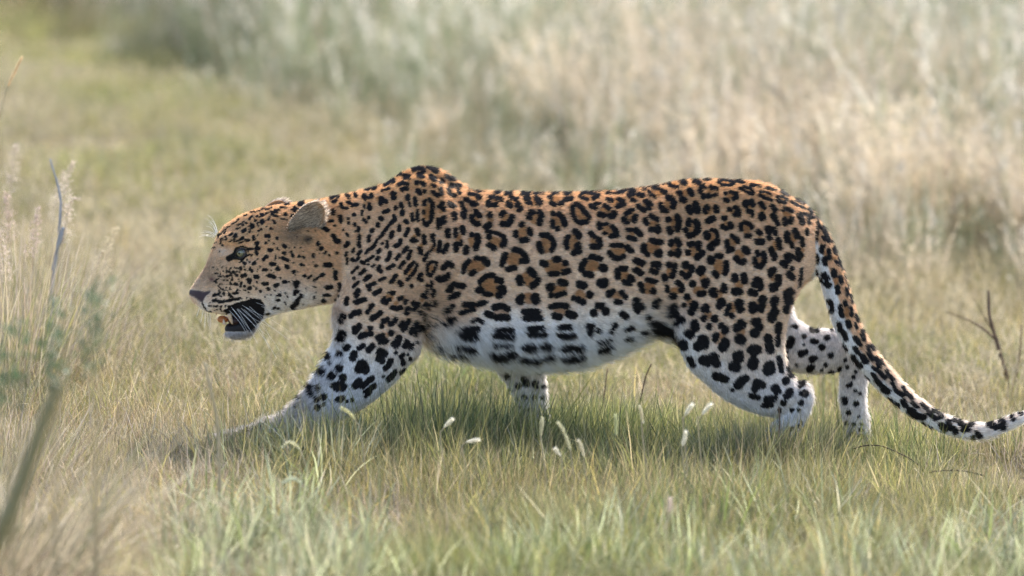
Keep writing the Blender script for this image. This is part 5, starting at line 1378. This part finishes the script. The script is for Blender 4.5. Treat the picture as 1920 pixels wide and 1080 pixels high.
twig('dark_twig', 'short black twig lying in the grass below the tail tip', 'twig',
     [('branch', [(1742, 886, -.35), (1775, 881, -.35), (1805, 881, -.35), (1845, 890, -.36)], .0012, .0022)], m_dark_twig)
gs = G(1760, 1035)
twig('grey_stick', 'broken dark stick leaning up in the lower right foreground', 'stick',
     [('branch', [(1748, 970, gs[1]), (1740, 992, gs[1]), (1733, 1004, gs[1])], .0028, .0040),
      ('branch', [(1733, 1004, gs[1]), (1716, 1020, gs[1] - .02), (1700, 1036, gs[1] - .04)], .0040, .0030)], m_twig)
twig('grey_stick', 'flat lying stick in the lower right foreground', 'stick',
     [('branch', [(1736, 1018, gs[1] - .03), (1755, 1027, gs[1] - .03), (1795, 1026, gs[1] - .02), (1830, 1030, gs[1])], .0020, .0042)], m_grey_twig)
twig('dry_stalk', 'thin dark grass stalk leaning right under the rear of the belly', 'stalk',
     [('stem', [(1221, 682, .35), (1209, 712, .35), (1201, 745, .35), (1193, 800, .35)], .0014, .0018)], m_twig)
twig('dry_stalk', 'faint brown grass stalk under the middle of the belly', 'stalk',
     [('stem', [(1140, 690, .5), (1136, 715, .5), (1130, 750, .5), (1122, 800, .5)], .0012, .0016)], m_twig)
twig('dry_stalk', 'short dark stalk standing in front of the lifted hind foot', 'stalk',
     [('stem', [(1460, 762, -.25), (1461, 790, -.25), (1458, 820, -.25), (1456, 850, -.25)], .0016, .0020)], m_twig)
twig('dry_stalk', 'bent bleached stalk in front of the chest, standing in the foreground', 'stalk',
     [('stem', [(384, 680, -1.1), (394, 730, -1.1), (404, 775, -1.1), (408, 840, -1.1), (410, 960, -1.1)], .0030, .0040)], m_stem)
twig('dry_stalk', 'pale slanting straw beyond the middle of the tail', 'stalk',
     [('stem', [(1690, 555, 2.3), (1672, 580, 2.3), (1660, 600, 2.3), (1650, 640, 2.3)], .0035, .0030)], m_stem)
twig('tall_stem', 'tall blue-grey stem with a bent top at the left', 'stem',
     [('stem', [(94, 298, .9), (104, 335, .9), (112, 375, .9), (109, 420, .9), (102, 480, .9), (94, 540, .9), (92, 700, .9)], .0022, .0048),
      ('leaf_sheath', [(119, 427, .88), (112, 455, .88), (104, 485, .9), (99, 510, .9)], .0045, .0030)], mat_plain('bluish_stem', (.30, .30, .31), .6, .3, noise=.3, nscale=40))

# thick green stalk and straw tussock at the lower left
YS = -4.3
twig('green_stalk', 'thick blurred dark green stalk leaning right at the lower left corner', 'stalk',
     [('stem', [(112, 715, YS), (95, 760, YS), (66, 830, YS), (34, 920, YS), (-2, 1012, YS), (-50, 1130, YS), (-80, 1290, YS)], .011, .019),
      ('stem', [(120, 985, YS), (80, 990, YS), (40, 1003, YS), (-6, 1015, YS)], .0015, .005)], mat_plain('green_stalk', (.21, .19, .10), .6, .3, trans=.15, noise=.3, nscale=30))

def tussock(label, px, py, n, rad, hr, wr, lean, pal, group, bias=(0, 0), curl=.6, seeds=0):
    g = G(px, py)
    pal = [np.array(c) for c in pal]; V, F, C = [], [], []
    for i in range(n):
        r = rad * math.sqrt(RNG.random()); a = RNG.uniform(0, 2 * math.pi); col = pal[RNG.integers(len(pal))] * RNG.uniform(.7, 1.25)
        az = a + RNG.normal(0, .5)
        v, f, c = blade((r * math.cos(a), r * math.sin(a), -.01), RNG.uniform(*hr), RNG.uniform(*wr), abs(RNG.normal(0, lean)), az, abs(RNG.normal(0, curl)), col * .8, col * 1.1, 6)
        v = np.array(v); v[:, 0] += bias[0] * v[:, 2] + bias[1] * v[:, 2] ** 2
        o = len(V); V += list(v); C += c; F += [tuple(q + o for q in ff) for ff in f]
    ob = mesh_obj('grass_tussock', V, F, bpy.data.materials['seed_bristle'], smooth=False, cols=np.array(C))
    ob.location = g
    tag(ob, label, 'grass tussock', group)
TG = 'straw tussocks along the left side'
tussock('big blurred straw tussock leaning right at the lower left corner', 10, 1110, 420, .16, (.2, .50), (.003, .006), .5, STRAW + [(.62, .54, .40), (.56, .48, .36)] + GREEN[1:2], TG, (.35, .2))
tussock('straw tussock with pale arching blades left of the front paw', 50, 900, 220, .13, (.08, .22), (.0025, .005), .5, STRAW + YEL, TG, (.3, .3))
tussock('yellow-green tussock at the left border below the plumes', 10, 740, 560, .17, (.2, .50), (.002, .004), .35, STRAW + YEL + PINK[:1], TG, (.05, 0))
tussock('upright straw tussock around the tall grey stem', 95, 700, 460, .17, (.18, .46), (.0018, .0036), .3, STRAW + YEL + PINK, TG, (.05, 0))
tussock('low yellowish tussock to the right of the green weeds', 190, 720, 220, .12, (.08, .24), (.002, .004), .45, STRAW + YEL + GREEN[:2], TG, (.1, 0))
tussock('pinkish dry tussock between the left border and the dark green weeds', 40, 850, 130, .12, (.06, .16), (.0025, .0045), .5, PINK + STRAW, TG, (.25, 0))
FG = 'soft green tussocks in the near foreground'
tussock('pale green tussock in front of the outstretched paw', 440, 880, 110, .10, (.10, .22), (.003, .0055), .45, GREEN[:3] + YEL[:1] + [(.34, .38, .24)], FG)
tussock('bushy pale tussock below the wrist', 600, 900, 130, .11, (.10, .21), (.003, .006), .5, GREEN[1:3] + [(.36, .38, .26), (.42, .42, .32)], FG)
tussock('green tussock at the bottom edge left of the middle', 520, 1060, 130, .12, (.10, .20), (.003, .006), .5, GREEN[:3] + [(.36, .38, .26)], FG)
tussock('yellow-green tussock at the bottom edge in the middle', 1080, 1030, 130, .12, (.10, .20), (.003, .006), .5, GREEN[1:3] + YEL, FG)
tussock('bright green tussock in the right foreground', 1330, 1020, 130, .12, (.12, .22), (.003, .006), .45, GREEN[:3] + [(.2, .27, .07)], FG)
tussock('tall blurred tussock at the bottom edge right of the middle', 1580, 1075, 140, .13, (.12, .24), (.003, .006), .45, GREEN[:3] + YEL, FG)
tussock('grassy tussock under the front of the belly, before the shadow', 820, 950, 110, .11, (.08, .17), (.0025, .005), .5, GREEN[:3] + YEL[:1] + STRAW[:1], FG)
for lab, px_, py_, hh in (('dark green-stemmed tall tuft leaning right among the pale grass at the far right', 1745, 400, .62), ('narrow grey-green tall tuft rising behind the rump', 1590, 420, .50),
                         ('tall green tuft between the rump and the right edge, farther back', 1660, 330, .60), ('grey-green tall tuft at the right border of the pale grass', 1900, 420, .55),
                         ('tall green tuft at the upper middle over the rump', 1430, 330, .55), ('lone green tuft standing over the middle of the back', 1180, 300, .50)):
    tussock(lab, px_, py_, 46, .05, (hh * .5, hh), (.004, .008), .10, GREY + GREEN[:3] + YEL[:1], 'tall green tufts among the pale grass', (.18 if 'leaning right' in lab else -.05, .1), .3)
for lab, px_, py_ in (('dark brown stem slanting left through the pale grass at right', 1765, 400), ('second dark stem, nearer the rump, slanting left', 1560, 400), ('dark stem close to the right border', 1885, 430)):
    g_ = G(px_, py_); u_ = (px_ - 960)
    twig('dark_grass_stem', lab, 'stem', [('stem', [(px_ - 105, py_ - 235, g_[1]), (px_ - 60, py_ - 130, g_[1]), (px_ - 20, py_ - 50, g_[1]), (px_, py_, g_[1])], .003, .006)], m_twig, 'dark stems in the pale grass')
LG = 'grass clumps hiding the feet'
for lab, px_, py_, n_ in (('green and straw clump hiding the lifted hind foot', 1428, 895, 701), ('fine clump just right of the lifted hind foot', 1492, 892, 701), ('clump left of the lifted hind foot, below the knee', 1350, 900, 351),
                          ('clump hiding the paw of the far front leg', 992, 872, 190), ('clump in front of the near elbow and forearm', 735, 880, 170), ('clump in front of the near wrist', 640, 878, 190),
                          ('thin clump on the toes side of the wrist', 560, 872, 150), ('dry clump half burying the tip of the tail', 1895, 858, 231), ('sparse clump in front of the outstretched toes', 470, 868, 70)):
    tussock(lab, px_, py_, n_, .085, (.09, .185) if n_ % 10 == 1 else (.07, .145) if px_ > 500 else (.04, .09), (.0018, .0042), .34, GREEN + YEL[:2] + STRAW[:2], LG, (0, 0), .7)
tussock('dry brownish tussock below the tail tip', 1880, 870, 150, .13, (.08, .17), (.0018, .0035), .5, STRAW + PINK + GREEN[:1], 'dry tussocks by the tail')
tussock('straw tussock around the end of the tail', 1835, 835, 130, .10, (.07, .16), (.0016, .003), .6, STRAW + YEL, 'dry tussocks by the tail')

def weed(label, px, py, n, rad, yy, group='dark green weeds at the left'):
    wx = float(P(px, py, yy)[0]); g = np.array([wx, yy, float(gz(wx, yy))]); h = float(P(px, py, yy)[2]) - g[2]
    root = bpy.data.objects.new('green_weed', None); link(root); root.location = g; root.empty_display_size = .02
    V, F = [], []; SV, SF = [], []
    for k in range(9):
        a = RNG.uniform(0, 6.28); r = rad * RNG.uniform(.2, .8); hh = h * RNG.uniform(.88, 1)
        path = curve_pts([(0, 0, -.01), (r * .4 * math.cos(a), r * .4 * math.sin(a), hh * .55), (r * math.cos(a), r * math.sin(a), hh)], 12)
        v, f = tube(path, np.linspace(.0009, .0005, 12), 5); o = len(SV); SV += list(v); SF += [tuple(q + o for q in ff) for ff in f]
        for j in range(n // 9):
            i = RNG.integers(9, 12); p = path[i] + RNG.normal(0, .011, 3); d = RNG.normal(0, 1, 3); d[2] = abs(d[2]) * .8 + .2; d /= np.linalg.norm(d)
            s = np.cross(d, [0, 0, 1.]); s /= np.linalg.norm(s) + 1e-9; ln = RNG.uniform(.012, .022); w_ = ln * .22
            up_ = np.cross(s, d) * .1 * ln
            o = len(V); V += [p, p + d * ln * .5 + s * w_ + up_, p + d * ln, p + d * ln * .5 - s * w_ + up_]; F += [(o, o + 1, o + 2), (o, o + 2, o + 3)]
    lo = mesh_obj('leaves', V, F, m_leaf, root, smooth=False); lo['kind'] = 'stuff'
    mesh_obj('stems', SV, SF, m_stem, root)
    tag(root, label, 'weed', group)
weed('blurred leafy green weed top at the left, level with the leopard\'s mouth', 176, 534, 190, .042, -2.6)
weed('blurred green weed top just below and left of the highest one', 100, 578, 190, .045, -2.5)
weed('large blurred green weed top at the left border', 22, 612, 260, .060, -2.6)
